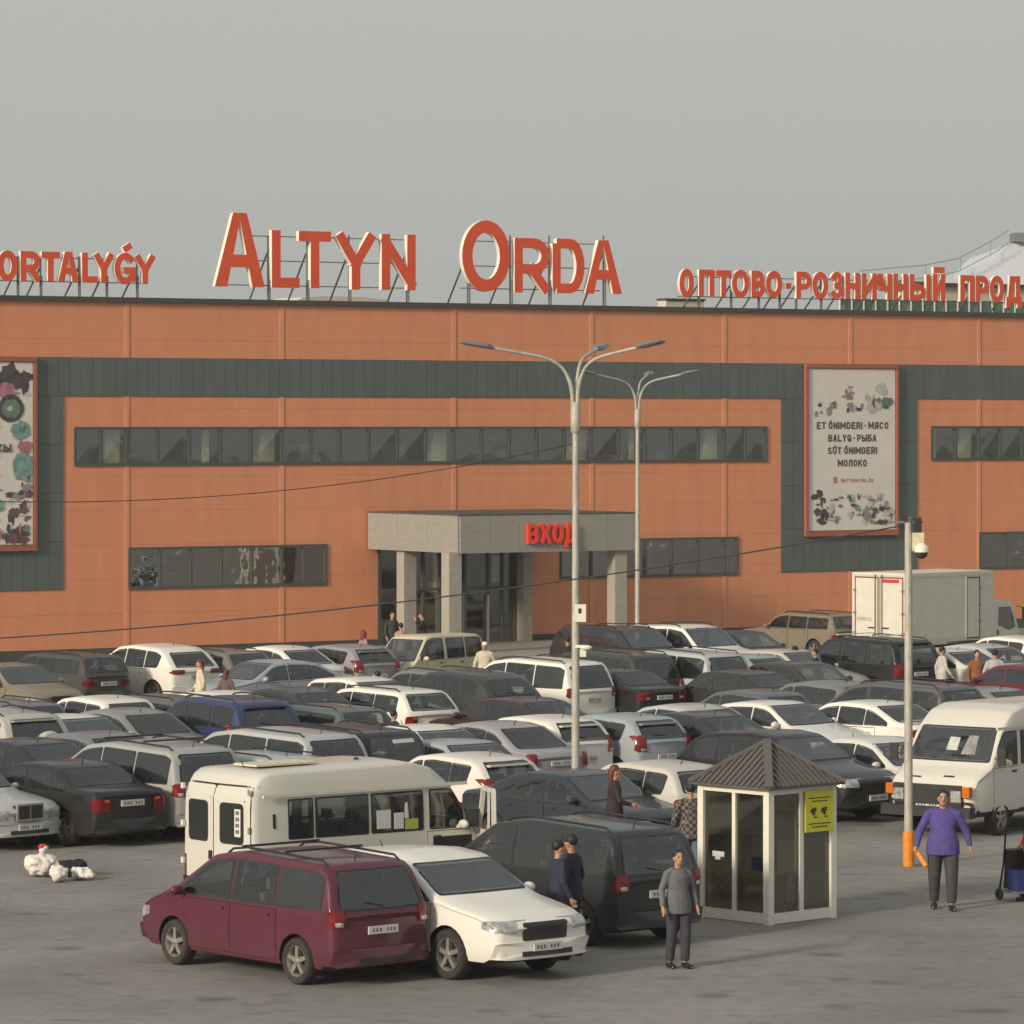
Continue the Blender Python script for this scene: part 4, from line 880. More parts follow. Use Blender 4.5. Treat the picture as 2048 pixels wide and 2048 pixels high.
    for sy in (-1, 1):
        h = bvh0.ray_cast(Vector((mxx, sy * 3, S['belt'] - .01)), Vector((0, -sy, 0)))[0]
        yy = h.y; me = MB().ell((mxx + .02, yy + sy * .13, mz), (.07, .115, .075), 10, 6).bar((mxx, yy, mz - .05), (mxx, yy + sy * .1, mz - .02), .05).mesh('mirror', 'paint', 60)
        parts.append(('mirror', me, None, 'paint', (0, 0, 0)))
        if S.get('rails'):
            xa, xb = S['win'][0][0] - L / 2 + .12, S['win'][-1][0] - L / 2 + .35
            def top(x):
                hh = bvh0.ray_cast(Vector((x, sy * (W / 2 - S['k'] * (Hmax - S['belt']) - .12), 4)), Vector((0, 0, -1)))[0]; return hh
            pp = [top(xa)] + [top(x) + Vector((0, 0, .055)) for x in np.linspace(xa + .12, xb - .12, 7)] + [top(xb)]
            me = MB().tube(pp, .018, 6).mesh('roof_rail', 'trim', 60); parts.append(('roof_rail', me, None, 'trim', (0, 0, 0)))
    h = bvh0.ray_cast(Vector((S['p'][3][0] - L / 2 + .25, 0, 4)), Vector((0, 0, -1)))[0]
    me = MB().tube([h, h + Vector((-.06, 0, .1))], [.012, .006], 5).mesh('antenna', 'trim', 60); parts.append(('antenna', me, None, 'trim', (0, 0, 0)))
    if key in ('hatch', 'suv', 'bigsuv'):
        h = bvh0.ray_cast(Vector((-L / 2 + .32, 0, 4)), Vector((0, 0, -1)))[0]
        me = MB().box(-L / 2 + .25, -L / 2 + .42, -W / 2 * .62, W / 2 * .62, h.z - .012, h.z + .018).mesh('spoiler', 'paint'); parts.append(('spoiler', me, None, 'paint', (0, 0, 0)))
    hh = bvh0.ray_cast(Vector((-L / 2 - 2, 0, (S['rwin'] or (0, 1.4))[1] + .03)), Vector((1, 0, 0)))[0]
    if S['rwin'] and key not in ('sedan', 'boxsedan', 'roundsedan'):
        me = MB().bar((hh.x - .015, 0, hh.z), (hh.x + .02, .30, hh.z + .06), .012).mesh('wiper', 'seam'); parts.append(('wiper', me, None, 'seam', (0, 0, 0)))
    PROTO[key] = dict(parts=parts, S=S, H=Hmax, bvh=bvh0)
_wh = {}
def wheel_mesh(r):
    if r in _wh: return _wh[r]
    w_ = .1
    ty = MB().lathe([(r * .66, -w_), (r * .72, -w_ - .012), (r * .93, -w_ - .006), (r, -w_ + .03), (r, w_ - .03), (r * .93, w_ + .006), (r * .72, w_ + .012), (r * .66, w_), (r * .64, 0), (r * .66, -w_)], 28, 'y').mesh('tyre', 'tyre', 50)
    ri = MB().lathe([(r * .67, .095), (r * .64, .098), (r * .60, .07), (r * .58, .02), (.001, .02)], 24, 'y')
    ri.lathe([(r * .14, .02), (r * .14, .085), (r * .1, .095), (.001, .095)], 10, 'y')
    for k in range(5):
        a = 2 * math.pi * k / 5 + .3; c, s_ = math.cos(a), math.sin(a); t = Vector((-s_, 0, c))
        p0 = Vector((c, 0, s_)) * r * .1; p1 = Vector((c, 0, s_)) * r * .63
        q = [p0 + t * .035, p0 - t * .035, p1 - t * .028, p1 + t * .028]
        ri.add([x + Vector((0, .03, 0)) for x in q] + [x + Vector((0, .09, 0)) for x in q], [(0, 1, 2, 3), (7, 6, 5, 4), (0, 4, 5, 1), (1, 5, 6, 2), (2, 6, 7, 3), (3, 7, 4, 0)])
    rim = ri.mesh('rim', 'rim', 40); rim.materials.append(M['seam'])
    for p in rim.polygons:
        if abs(p.center.y - .02) < .004 : p.material_index = 1
    _wh[r] = (ty, rim); return _wh[r]
GROUPS = {'sedan': 'parked cars in the market car park'}
def place(key, loc, yaw, col, label, name='parked_car', cat='car', group='cars parked in rows in front of the market hall', skip=(), rails=None, cut_label=None):
    if key not in PROTO: build_proto(key)
    Pm = PROTO[key]; S = Pm['S']; root = thing(name, label, cat, loc, yaw, group); made = []
    for i, (nm, me, par, m, l_) in enumerate(Pm['parts']):
        if nm in skip or (nm == 'roof_rail' and rails is False): made.append(None); continue
        if par is not None and made[par] is None: made.append(None); continue
        o = link(nm, me, root if par is None else made[par]); made.append(o); o.color = (*col, 1)
    ty, ri = wheel_mesh(S['rw'])
    for ax in S['ax']:
        for sy in (-1, 1):
            wz = link('wheel', ty, root, (ax - S['L'] / 2, sy * (S['W'] / 2 - .115), S['rw']), (0, 0, 0 if sy > 0 else math.pi))
            link('rim', ri, wz)
    return root, made
WH = (.76, .735, .67); CR = (.62, .56, .42); SI = (.42, .43, .43); SB = (.30, .34, .375); GY = (.15, .16, .17); DG = (.032, .034, .037); BK = (.008, .008, .010)
BL = (.022, .038, .11); NB = (.018, .022, .04); RD = (.10, .012, .02); TL = (.085, .105, .11); BR = (.055, .05, .045); BE = (.20, .175, .13)
A = 43
RL, FR = 90 + A, -90 + A
CARS = [  # key, px, py of the roof, yaw deg, colour, label
 ('sedan', 6, 1322, FR, BE, 'grey beige sedan nose first at the far left edge, below the market wall'),
 ('boxwagon', 140, 1315, RL, BR, 'dark brown estate car with red tail light, left of the white sport utility'),
 ('crossover', 314, 1293, RL, WH, 'white sport utility parked nearest the wall under the lower left windows'),
 ('wagon', 452, 1306, RL, (.16, .14, .125), 'taupe estate car behind the woman in the cream hooded top'),
 ('sedan', 560, 1315, -140, SB, 'blue grey sedan facing left, behind two pedestrians'),
 ('roundsedan', 560, 1290, RL, WH, 'white sedan in the back row left of the entrance'),
 ('hatch', 690, 1283, RL, (.26, .25, .26), 'lilac silver hatchback left of the cream minibus'),
 ('smallhatch', 722, 1344, FR, WH, 'white hatchback behind the person in an orange top'),
 ('roundsedan', 600, 1362, RL, DG, 'dark grey sedan between the blue grey sedan and the teal estate'),
 ('wagon', 796, 1372, RL, WH, 'white estate car with orange and red tail lights near the middle'),
 ('wagon', 660, 1395, RL, TL, 'teal grey estate car with roof rails and red tail light'),
 ('wagon', 904, 1336, RL, GY, 'grey estate car just in front of the cream minibus'),
 ('minivan', 1092, 1316, RL, WH, 'white people carrier behind the tall lamp post'),
 ('crossover', 938, 1362, RL, DG, 'charcoal sport utility left of the maroon black sedan'),
 ('sedan', 1040, 1368, RL, (.035, .015, .02), 'maroon black sedan with wide red tail lights left of the lamp post'),
 ('sedan', 1218, 1357, RL, BK, 'glossy black sedan right of the lamp post with red and clear tail lights'),
 ('minivan', 1245, 1305, RL, (.04, .045, .045), 'dark grey people carrier behind the second lamp post'),
 ('bigsuv', 1225, 1244, FR, (.018, .018, .022), 'big black off-roader in the back row right of the entrance'),
 ('bigsuv', 1352, 1243, FR, WH, 'white off-roader in the back row behind the second lamp post'),
 ('sedan', 1462, 1257, FR, NB, 'navy black sedan nose out beside the white off-roader'),
 ('minivan', 1388, 1308, RL, SI, 'silver people carrier with tinted rear window in the third row'),
 ('roundsedan', 1497, 1316, RL, SB, 'pale blue grey sedan left of the woman in a black hood'),
 ('boxsedan', 1458, 1342, RL, (.022, .02, .018), 'long brown black sedan right of the glossy black sedan'),
 ('sedan', 1592, 1337, FR, DG, 'dark sedan with blue windscreen in front of the two crouching people'),
 ('boxwagon', 1630, 1220, RL, (.20, .165, .12), 'olive beige estate car parked beside the white box truck'),
 ('bigsuv', 1763, 1292, RL, BK, 'large black off-roader with white roof crossbars behind the camera pole'),
 ('sedan', 1888, 1290, RL, (.66, .64, .56), 'white sedan behind the person in a brown jacket'),
 ('roundsedan', 1960, 1286, RL, SI, 'silver sedan behind the man in a pale grey shirt'),
 ('smallhatch', 2025, 1266, RL, WH, 'white hatchback at the right edge in front of the truck cab'),
 ('sedan', 2068, 1322, RL, (.12, .012, .02), 'maroon sedan cut by the right edge beside the man in grey'),
 ('hatch', 1668, 1378, RL, GY, 'dark grey hatchback with red tail light behind the white sedan'),
 ('minivan', 1842, 1379, RL, (.085, .085, .09), 'charcoal people carrier with long roof behind the camera pole'),
 ('sedan', 1975, 1371, RL, (.2, .2, .21), 'grey sedan roof showing over the white van at right'),
 ('smallhatch', 1568, 1398, RL, TL, 'teal grey hatchback behind the white car facing out'),
 ('sedan', 1542, 1425, FR, (.70, .68, .64), 'white sedan nose out in the row behind the black crossover'),
 ('sedan', 1713, 1414, RL, WH, 'cream white sedan left of the van with rear lamp by the pole'),
 ('roundsedan', 1742, 1466, FR, (.62, .61, .57), 'white sedan with white door mirror between black crossover and van'),
 ('crossover', 1548, 1474, FR, BK, 'black crossover nose out behind the ticket booth'),
 ('sedan', 1404, 1433, RL, NB, 'navy blue sedan right of the silver hatchback'),
 ('hatch', 1232, 1451, RL, SB, 'silver blue hatchback with tall red tail lights'),
 ('roundsedan', 1265, 1420, RL, SI, 'silver sedan in the row behind the silver blue hatchback'),
 ('hatch', 1085, 1427, RL, WH, 'white hatchback with black windows behind the lamp post'),
 ('roundsedan', 1035, 1466, RL, (.3, .29, .3), 'lilac silver sedan with red tail lights left of the lamp post'),
 ('boxsedan', 900, 1470, FR, SB, 'light blue grey sedan beside the navy people carrier'),
 ('minivan', 700, 1457, RL, (.012, .015, .028), 'navy people carrier with a white sticker on its rear window'),
 ('minivan', 540, 1447, RL, SI, 'silver people carrier with black roof rails left of the navy one'),
 ('roundsedan', 846, 1438, FR, WH, 'white sedan nose out behind the seated person'),
 ('wagon', 522, 1495, RL, SI, 'silver estate car directly behind the white minibus roof'),
 ('minivan', 283, 1480, RL, (.33, .335, .325), 'silver people carrier behind the black sedan'),
 ('boxsedan', 158, 1533, RL, (.010, .010, .012), 'black sedan with alloy wheels at the front left'),
 ('boxsedan', -60, 1560, FR, (.45, .45, .44), 'silver sedan with upright chrome grille cut by the left edge'),
 ('sedan', 20, 1508, RL, (.016, .017, .024), 'dark navy sedan at the left edge behind the black sedan'),
 ('sedan', 172, 1470, RL, GY, 'grey sedan left of the silver people carrier'),
 ('roundsedan', 246, 1416, RL, (.2, .2, .205), 'mid grey sedan with rounded rear window left of the blue sport utility'),
 ('suv', 34, 1419, RL, (.45, .44, .40), 'pale silver sport utility with a spare wheel on its tailgate'),
 ('boxwagon', -10, 1402, RL, (.14, .14, .15), 'grey estate roof behind the spare wheel sport utility'),
 ('sedan', 118, 1424, FR, (.68, .67, .64), 'white sedan nose out right of the spare wheel sport utility'),
 ('smallhatch', 200, 1388, RL, WH, 'white hatchback with dark windows above the mid grey sedan'),
 ('boxwagon', 337, 1376, RL, (.09, .1, .1), 'green grey estate car with black roof rails in the left rows'),
 ('roundsedan', 447, 1372, FR, WH, 'white sedan nose out behind the blue sport utility'),
 ('suv', 436, 1402, RL, BL, 'bright blue sport utility with sunlit pillar'),
 ('hatch', 921, 1535, RL, (.68, .66, .60), 'white hatchback with number plate beyond the open van door'),
 ('sedan', 1070, 1532, FR, (.018, .028, .036), 'dark teal sedan nose out behind the woman in the purple coat'),
 ('smallhatch', 1290, 1528, RL, (.52, .5, .45), 'pale silver hatchback behind the man in the checked shirt'),
 ('minivan', 1165, 1636, RL, (.016, .019, .023), 'dark people carrier in the foreground with two men beside it'),
 ('minivan', 612, 1694, RL, (.09, .012, .028), 'maroon people carrier with black roof bars in the foreground'),
 ('crossover', 828, 1688, FR, WH, 'white crossover with silver roof rails in the foreground, nose out'),
 ('hatch', 1578, 1307, FR, (.45, .42, .36), 'beige hatchback beside the woman in the black hood'),
]
KS = {}
OFF = {3:(-0.01,-0.4),5:(0.0,0.61),6:(0.0,0.15),7:(-0.03,-0.79),8:(-0.04,-1.71),9:(-0.1,-2.66),10:(0.03,-1.46),11:(-0.11,0.46),12:(-0.03,0.69),13:(0.01,0.57),14:(0.07,-3.71),15:(0.05,1.79),16:(-0.22,1.77),17:(-0.01,-0.35),18:(0.01,0.35),20:(-0.08,3.02),21:(0.09,3.45),22:(0.39,1.37),23:(0.13,3.99),25:(0.05,1.98),26:(-0.01,-0.53),27:(0.01,0.53),30:(0.08,3.82),31:(0.1,3.5),32:(0.01,0.47),33:(-0.44,4.39),34:(0.13,4.36),35:(0.59,2.82),38:(0.05,1.86),39:(0.04,1.5),40:(1.33,3.04),41:(0.0,0.09),42:(-0.01,-0.53),43:(-0.01,-0.3),44:(-0.18,1.75),45:(0.26,-1.01),46:(-0.09,-0.98),47:(0.02,-0.45),48:(-0.01,-1.27),49:(-0.02,-0.99),50:(-0.02,-0.91),51:(-0.01,0.52),52:(0.09,1.29),53:(0.04,0.38),54:(-0.57,1.06),55:(-0.03,1.45),56:(0.01,-0.17),57:(0.01,0.13),58:(-0.06,-1.5),59:(-0.09,-0.73),60:(0.08,2.0),61:(-0.02,0.81),62:(0.55,-0.05),63:(0.22,1.25),67:(0.03,3.17)}
FIXED = {2: (-10.1, 117.0), 3: (-8.6, 118.7), 51: (-9.95, 84.6), 49: (-8.44, 80.3), 50: (-10.38, 79.5), 48: (-7.1, 81.9), 61: (-1.25, 80.1), 37: (5.43, 83.8), 1: (-12.4, 115.6), 15: (2.33, 107.1), 25: (9.5, 115.3), 9: (-3.19, 103.6), 13: (-1.4, 104.3), 39: (1.89, 90.3), 42: (-.41, 89.6)}
OBB = []
for ci, (key, px, py, yaw, col, lab) in enumerate(CARS):
    S = SPECS[key]; H = max(p[1] for p in S['p']); p = P(px, py + 5, H)
    xr = S['rc'] - S['L'] / 2; ya = R(yaw + rnd.uniform(-2.5, 2.5)); p -= Vector((math.cos(ya), math.sin(ya), 0)) * xr
    if FIXED.get(ci): p = Vector((*FIXED[ci], 0))
    if ci in OFF: p += Vector((*OFF[ci], 0))
    OBB.append((lab, p, ya, S['L'] * KS.get(ci, 1.0), S['W'] * KS.get(ci, 1.0)))
    rt_, _m = place(key, p, ya, col, lab); kq = 1 + .02 * math.sin(ci * 2.4); rt_.scale = (kq, 1, 1 + .015 * math.sin(ci * 1.7))

def local_to_world(root, v): return Matrix.Translation(root.location) @ Matrix.Rotation(root.rotation_euler.z, 4, 'Z') @ Vector(v)
def anchor(px, s, lx, ly, yaw):          # ground position of an object whose local point (lx, ly) is seen at px with scale s
    p = PS(px, s); c, q = math.cos(yaw), math.sin(yaw); return Vector((p.x - c * lx + q * ly, p.y - q * lx - c * ly, 0))
VANW = (.60, .58, .51)
# ---- white high-roof minibus seen from behind, front passenger door open
yaw = R(90 - 50); S = SPECS['van']
BUSK = .86
root, made = place('van', anchor(428, 129, -2.95 * BUSK, 0, yaw), yaw, VANW, 'white high roof minibus with cream rear doors and an open front door in the foreground', name='minibus', cat='minibus', group='white high roof vans')
VAN_OBB = [('bus', root.location.copy(), yaw, S['L'] * BUSK, S['W'])]
root.scale = (BUSK, 1, .97); bvh = PROTO['van']['bvh']; Lv = S['L']
def vpatch(root, name, ol, axis, m, off, parent=None, col=None, step=.12):
    r_ = ray_patch(bvh, dense(ol, step), axis, Lv, off, .012, lim=1.5)
    o = MB().add(*r_).obj(name, m, parent or root, None, 50)
    if col: o.color = (*col, 1)
    return o
def van_common(root):
    for sy in (-1, 1):
        MB().bar((-2.7, sy * .985, 2.07), (2.0, sy * .985, 2.07), .035, .05).obj('roof_gutter', 'white', root)
    for y0, y1 in ((-.86, -.012), (.012, .86)):
        d = vpatch(root, 'rear_door', rounded([(y0, .62), (y1, .62), (y1 * .97, 2.2), (y0 * .97, 2.2)], .05), 'rear', 'paint', .014, col=VANW)
        vpatch(root, 'door_seam', offset_poly([(y0, .62), (y1, .62), (y1 * .97, 2.2), (y0 * .97, 2.2)], .012), 'rear', 'seam', .006, d)
        wi = vpatch(root, 'rear_window', rounded([(y0 + .17, 1.32), (y1 - .17, 1.32), (y1 - .17, 1.92), (y0 + .17, 1.92)], .08), 'rear', 'glass', .026)
        vpatch(root, 'window_trim', offset_poly(rounded([(y0 + .17, 1.32), (y1 - .17, 1.32), (y1 - .17, 1.92), (y0 + .17, 1.92)], .08), .03), 'rear', 'trim', .020, wi)
        yy = y0 if y0 < -.5 else y1
        for zz in (.9, 1.5, 2.1): MB().box(-2.955, -2.90, yy * .985 - .03, yy * .985 + .03, zz, zz + .09).obj('hinge', 'white', root)
    MB().box(-2.995, -2.95, .03, .10, 1.02, 1.16).obj('rear_door_handle', 'trim', root)
    vpatch(root, 'roof_seam', [(-.88, 2.215), (.88, 2.215), (.88, 2.228), (-.88, 2.228)], 'rear', 'seam', .012)
van_common(root)
vpatch(root, 'fuel_flap', rounded([(-2.45, 1.55), (-2.40, 1.55), (-2.40, 1.78), (-2.45, 1.78)], .01), 'side-', 'seam', .01)
MB().box(-2.3, -.9, -.35, .25, 2.485, 2.515).obj('roof_board', 'beige', root)
MB().ell((.2, -.1, 2.49), (.05, .05, .03), 8, 5).obj('roof_vent', 'trim', root)
# papers behind the side glass and the sticker on the rear glass
x0 = 2.74 - Lv / 2
for nm, m_, a, b, z0, z1 in (('window_paper', 'paper', .10, .42, 1.42, 1.72), ('window_paper', 'paper', .5, .72, 1.40, 1.66), ('window_paper', 'green', .76, 1.06, 1.38, 1.55)):
    vpatch(root, nm, [(x0 + a, z0), (x0 + b, z0), (x0 + b, z1), (x0 + a, z1)], 'side-', m_, .016)
vpatch(root, 'window_sticker', rounded([(x0 + .74, 1.56), (x0 + .84, 1.56), (x0 + .82, 1.82), (x0 + .77, 1.82)], .02), 'side-', 'paper', .017)
vpatch(root, 'number_sticker', rounded([(-.66, 1.42), (-.52, 1.42), (-.52, 1.86), (-.66, 1.86)], .01), 'rear', 'paper', .033)
for k in range(4): vpatch(root, 'print', [(-.63, 1.47 + k * .1), (-.55, 1.47 + k * .1), (-.55, 1.53 + k * .1), (-.63, 1.53 + k * .1)], 'rear', 'platetext', .037)
# the open door: a framed panel hinged at the A pillar, with see-through glass frame
dr = bpy.data.objects.new('open_door', None); COL.objects.link(dr); dr.parent = root; dr.location = (2.28, -1.0, 0); dr.rotation_euler = (0, 0, R(62))
def dobj(mb, nm, m_):
    o = mb.obj(nm, m_, dr); o.color = (*VANW, 1); return o
dobj(MB().box(-.98, 0, -.03, .03, .5, 1.32), 'door_panel', 'paint')
dobj(MB().bar((-.96, 0, 1.32), (-.92, 0, 2.0), .07).bar((-.92, 0, 2.0), (-.30, 0, 2.0), .07).bar((-.30, 0, 2.0), (-.03, 0, 1.32), .07).bar((-.62, 0, 1.32), (-.62, 0, 2.0), .035), 'door_frame', 'paint')
dobj(MB().box(-.2, .0, .05, .28, 1.35, 1.65), 'mirror', 'trim')
# flat black patch painted as the shaded interior behind the open door
vpatch(root, 'doorway_shade_patch', [(1.20, .62), (2.12, .62), (2.12, 1.22), (1.20, 1.22)], 'side-', 'seam', .012)

# ---- white van with short bonnet at the right, front towards us
yaw = R(-90 - 38)
root, made = place('van', anchor(1903, 106, 2.02 * .88, 0, yaw), yaw, (.64, .615, .54), 'white high roof van with short rusty bonnet and black grille at the right', name='minibus', cat='van', group='white high roof vans', skip=('headlight',))
root.scale = (.88, 1, .97); VAN_OBB.append(('lt', root.location.copy(), yaw, S['L'] * .88, S['W']))
VANW = (.64, .615, .54); van_common(root)
g_ = MB().box(2.93, 2.99, -.74, .74, .64, 1.02).obj('front_grille', 'grille', root)
for k in range(6): MB().box(2.99, 3.0, -.7, .7, .67 + k * .06, .69 + k * .06).obj('grille_bar', 'trim', g_)
for sy in (-1, 1):
    MB().box(2.95, 3.005, min(sy * .52, sy * .74), max(sy * .52, sy * .74), .70, .92).obj('headlight', 'lamp', root)
    MB().box(2.86, 2.99, min(sy * .76, sy * .92), max(sy * .76, sy * .92), .80, 1.0).obj('indicator', 'amber', root)
MB().box(2.86, 3.08, -.98, .98, .40, .60).obj('front_bumper', 'trim', root)
MB().box(3.081, 3.09, .1, .62, .44, .55).obj('number_plate', 'plate', root)
M['rust'] = mat('rust_stain', (.30, .20, .10), .8, noise=.4)
for k, (y0, z) in enumerate(((-.5, 1.12), (.2, 1.15), (.55, .62))): vpatch(root, 'bonnet_vent' if k < 2 else 'rust_patch', [(y0, z), (y0 + .22, z), (y0 + .22, z + .02 + (.08 if k == 2 else 0)), (y0, z + .02 + (.08 if k == 2 else 0))], 'front', 'trim' if k < 2 else 'rust', .012)
vpatch(root, 'windscreen_paper', [(-.1, 1.62), (.14, 1.62), (.12, 1.86), (-.1, 1.86)], 'front', 'p_light', .016)
vpatch(root, 'windscreen_paper', [(.25, 1.55), (.55, 1.55), (.5, 1.9), (.3, 1.9)], 'front', 'p_grey', .016)
for sy in (-1, 1):
    MB().bar((2.1, sy * 1.0, 1.5), (2.2, sy * 1.18, 1.55), .02).box(2.16, 2.2, min(sy * 1.1, sy * 1.28), max(sy * 1.1, sy * 1.28), 1.38, 1.72).obj('wing_mirror', 'trim', root)

# ---- cream minibus near the entrance
yaw = R(-90 - 37); S = SPECS['minibus']
root, made = place('minibus', anchor(864, 70, -.1, 0, yaw), yaw, (.60, .54, .38), 'cream cab-over minibus with rounded roof in front of the entrance', name='minibus', cat='minibus', group=None)
root.scale = (.87,) * 3; VAN_OBB.append(('cream', root.location.copy(), yaw, S['L'] * .87, S['W'] * .87))

# ---- box truck
yaw = R(47); loc = anchor(1759, 65, -3.2 * .87, 0, yaw)
tk = thing('box_truck', 'white box truck with closed rear doors parked by the market wall', 'truck', loc, yaw)
tk.scale = (.87,) * 3; VAN_OBB.append(('truck', loc.copy() + Vector((math.cos(yaw), math.sin(yaw), 0)) * .5, yaw, 6.6, 2.1))
bxx = MB().box(-3.2, 1.9, -1.2, 1.2, 1.08, 3.55).obj('cargo_box', 'boxwhite', tk)
for sy in (-1, 1):
    for z in (1.17, 3.40): MB().box(-3.19, 1.89, sy * 1.2 - .012, sy * 1.2 + .012, z, z + .07).obj('edge_strip', 'beige', bxx)
for q in ((-1.21, -1.1, 1.1, 3.56), (1.1, 1.21, 1.1, 3.56)): MB().box(-3.225, -3.19, q[0], q[1], q[2], q[3]).obj('rear_post', 'white', bxx)
MB().box(-3.23, -3.19, -1.099, 1.099, 3.46, 3.57).obj('rear_header', 'white', bxx); MB().box(-3.26, -3.19, -1.22, 1.22, 1.0, 1.10).obj('rear_sill', 'white', bxx)
M['darkred'] = mat('dark_red_seal', (.22, .03, .03), .6)
for y0, y1 in ((-1.07, -.03), (.03, 1.07)):
    d = MB().box(-3.235, -3.2, y0, y1, 1.2, 3.42).obj('rear_door', 'white', tk)
    for a in ((y0, y0 + .035, 1.2, 3.42), (y1 - .035, y1, 1.2, 3.42), (y0 + .036, y1 - .036, 1.2, 1.25), (y0 + .036, y1 - .036, 3.37, 3.42)): MB().box(-3.243, -3.2355, *a).obj('door_seal', 'darkred', d)
    yy = y0 + .12 if y0 > 0 else y1 - .12
    MB().bar((-3.26, yy, 1.12), (-3.26, yy, 3.5), .035).obj('lock_bar', 'steel', d)
    for z in (1.4, 2.1, 2.9): MB().box(-3.262, -3.235, (y0 if y0 < -.5 else y1) - .06, (y0 if y0 < -.5 else y1) + .06, z, z + .07).obj('hinge', 'steel', d)
    MB().bar((-3.27, yy, 1.62), (-3.27, yy + (.3 if y0 > 0 else -.3), 1.62), .04).obj('lock_handle', 'trim', d)
MB().box(-3.247, -3.244, -.9, -.15, 3.22, 3.34).obj('red_label', 'redcloth', bxx)
MB().box(-3.247, -3.244, .35, 1.0, 1.86, 1.98).obj('grey_print', 'p_light', bxx)
sd = MB().box(.25, 1.05, -1.235, -1.2, 1.15, 3.35).obj('side_door', 'boxwhite', tk)
for a in ((.25, .29, 1.15, 3.35), (1.01, 1.05, 1.15, 3.35), (.291, 1.009, 1.15, 1.19), (.291, 1.009, 3.31, 3.35)): MB().box(a[0], a[1], -1.243, -1.236, a[2], a[3]).obj('door_seal', 'seam', sd)
for z in (1.7, 2.3, 2.9): MB().box(.98, 1.12, -1.25, -1.2365, z, z + .06).obj('hinge', 'steel', sd)
cabo = [(2.05, .75), (2.05, 2.15), (2.2, 2.38), (2.7, 2.45), (3.3, 2.38), (3.62, 1.55), (3.72, 1.3), (3.75, .75), (3.7, .55), (2.1, .55)]
cab = MB().poly(cabo, -1.0, 1.0).obj('cab', 'white', tk)
for sy in (-1, 1):
    y0, y1 = (1.0, 1.012) if sy > 0 else (-1.012, -1.0)
    MB().poly([(2.45, 1.55), (2.5, 2.2), (3.2, 2.2), (3.5, 1.45), (3.1, 1.35)], y0, y1).obj('side_window', 'glass', cab)
    MB().bar((3.55, sy * 1.0, 2.2), (3.75, sy * 1.25, 2.15), .025).box(3.7, 3.78, min(sy * 1.15, sy * 1.35), max(sy * 1.15, sy * 1.35), 1.65, 2.15).obj('mirror', 'trim', cab)
    MB().box(2.4, 2.46, min(sy * 1.0, sy * 1.03), max(sy * 1.0, sy * 1.03), 1.2, 1.36).obj('handle', 'trim', cab)
MB().poly([(3.66, 1.5), (3.34, 2.3), (3.36, 2.31), (3.69, 1.5)], -.88, .88).obj('windscreen', 'screen', cab)
MB().box(-3.1, 3.6, -.42, .42, .55, .85).obj('chassis', 'seam', tk)
MB().box(-3.1, -2.95, -1.0, 1.0, .5, .6).obj('rear_underrun', 'steel', tk)
MB().box(-3.14, -3.1, -.26, .26, .62, .73).obj('number_plate', 'plate', tk)
for sy in (-1, 1): MB().box(-3.14, -3.08, min(sy * .6, sy * .95), max(sy * .6, sy * .95), .66, .8).obj('tail_light', 'red', tk)
ty, ri = wheel_mesh(.40)
for ax in (-1.7, 2.9):
    for sy in (-1, 1):
        wz = link('wheel', ty, tk, (ax, sy * .95, .40), (0, 0, 0 if sy > 0 else math.pi)); link('rim', ri, wz)

# ---- extras on some cars
def find(lab): return [o for o in bpy.data.objects if o.get('label') == lab][0]
def epatch(lab, key, name, ol, axis, m, off):
    Pm = PROTO[key]; r_ = ray_patch(Pm['bvh'], dense(ol, .1), axis, Pm['S']['L'], off, .012, lim=1.5); return MB().add(*r_).obj(name, m, find(lab))
o = find('pale silver sport utility with a spare wheel on its tailgate')
sw = MB().lathe([(.001, -.11), (.30, -.11), (.345, -.08), (.36, 0), (.345, .08), (.001, .09)], 24).obj('spare_wheel', 'paint', o, (-2.46, -.05, .98), 50); sw.rotation_euler = (0, R(90), 0); sw.color = (.50, .47, .40, 1)
epatch('navy people carrier with a white sticker on its rear window', 'minivan', 'window_sticker', [(-.5, 1.46), (.05, 1.46), (.05, 1.53), (-.5, 1.53)], 'rear', 'paper', .02)
o = find('large black off-roader with white roof crossbars behind the camera pole')
for x in (-1.2, .1): MB().bar((x, -.72, 1.93), (x, .72, 1.93), .05, .03).obj('crossbar', 'signwhite', o)
o = find('maroon people carrier with black roof bars in the foreground')
for x in (-1.0, .0): MB().bar((x, -.68, 1.80), (x, .68, 1.80), .05, .03).obj('crossbar', 'trim', o)
o = find('silver people carrier behind the black sedan')
for x in (-1.1, .1): MB().bar((x, -.68, 1.80), (x, .68, 1.80), .05, .03).obj('crossbar', 'trim', o)
o = find('silver sedan with upright chrome grille cut by the left edge')
gq = MB().box(2.33, 2.385, -.30, .30, .56, .86).obj('chrome_grille', 'chrome', o)
for k in range(2): MB().box(2.386, 2.392, -.27 + k * .285, -.015 + k * .285, .59, .83).obj('grille_insert', 'grille', gq)

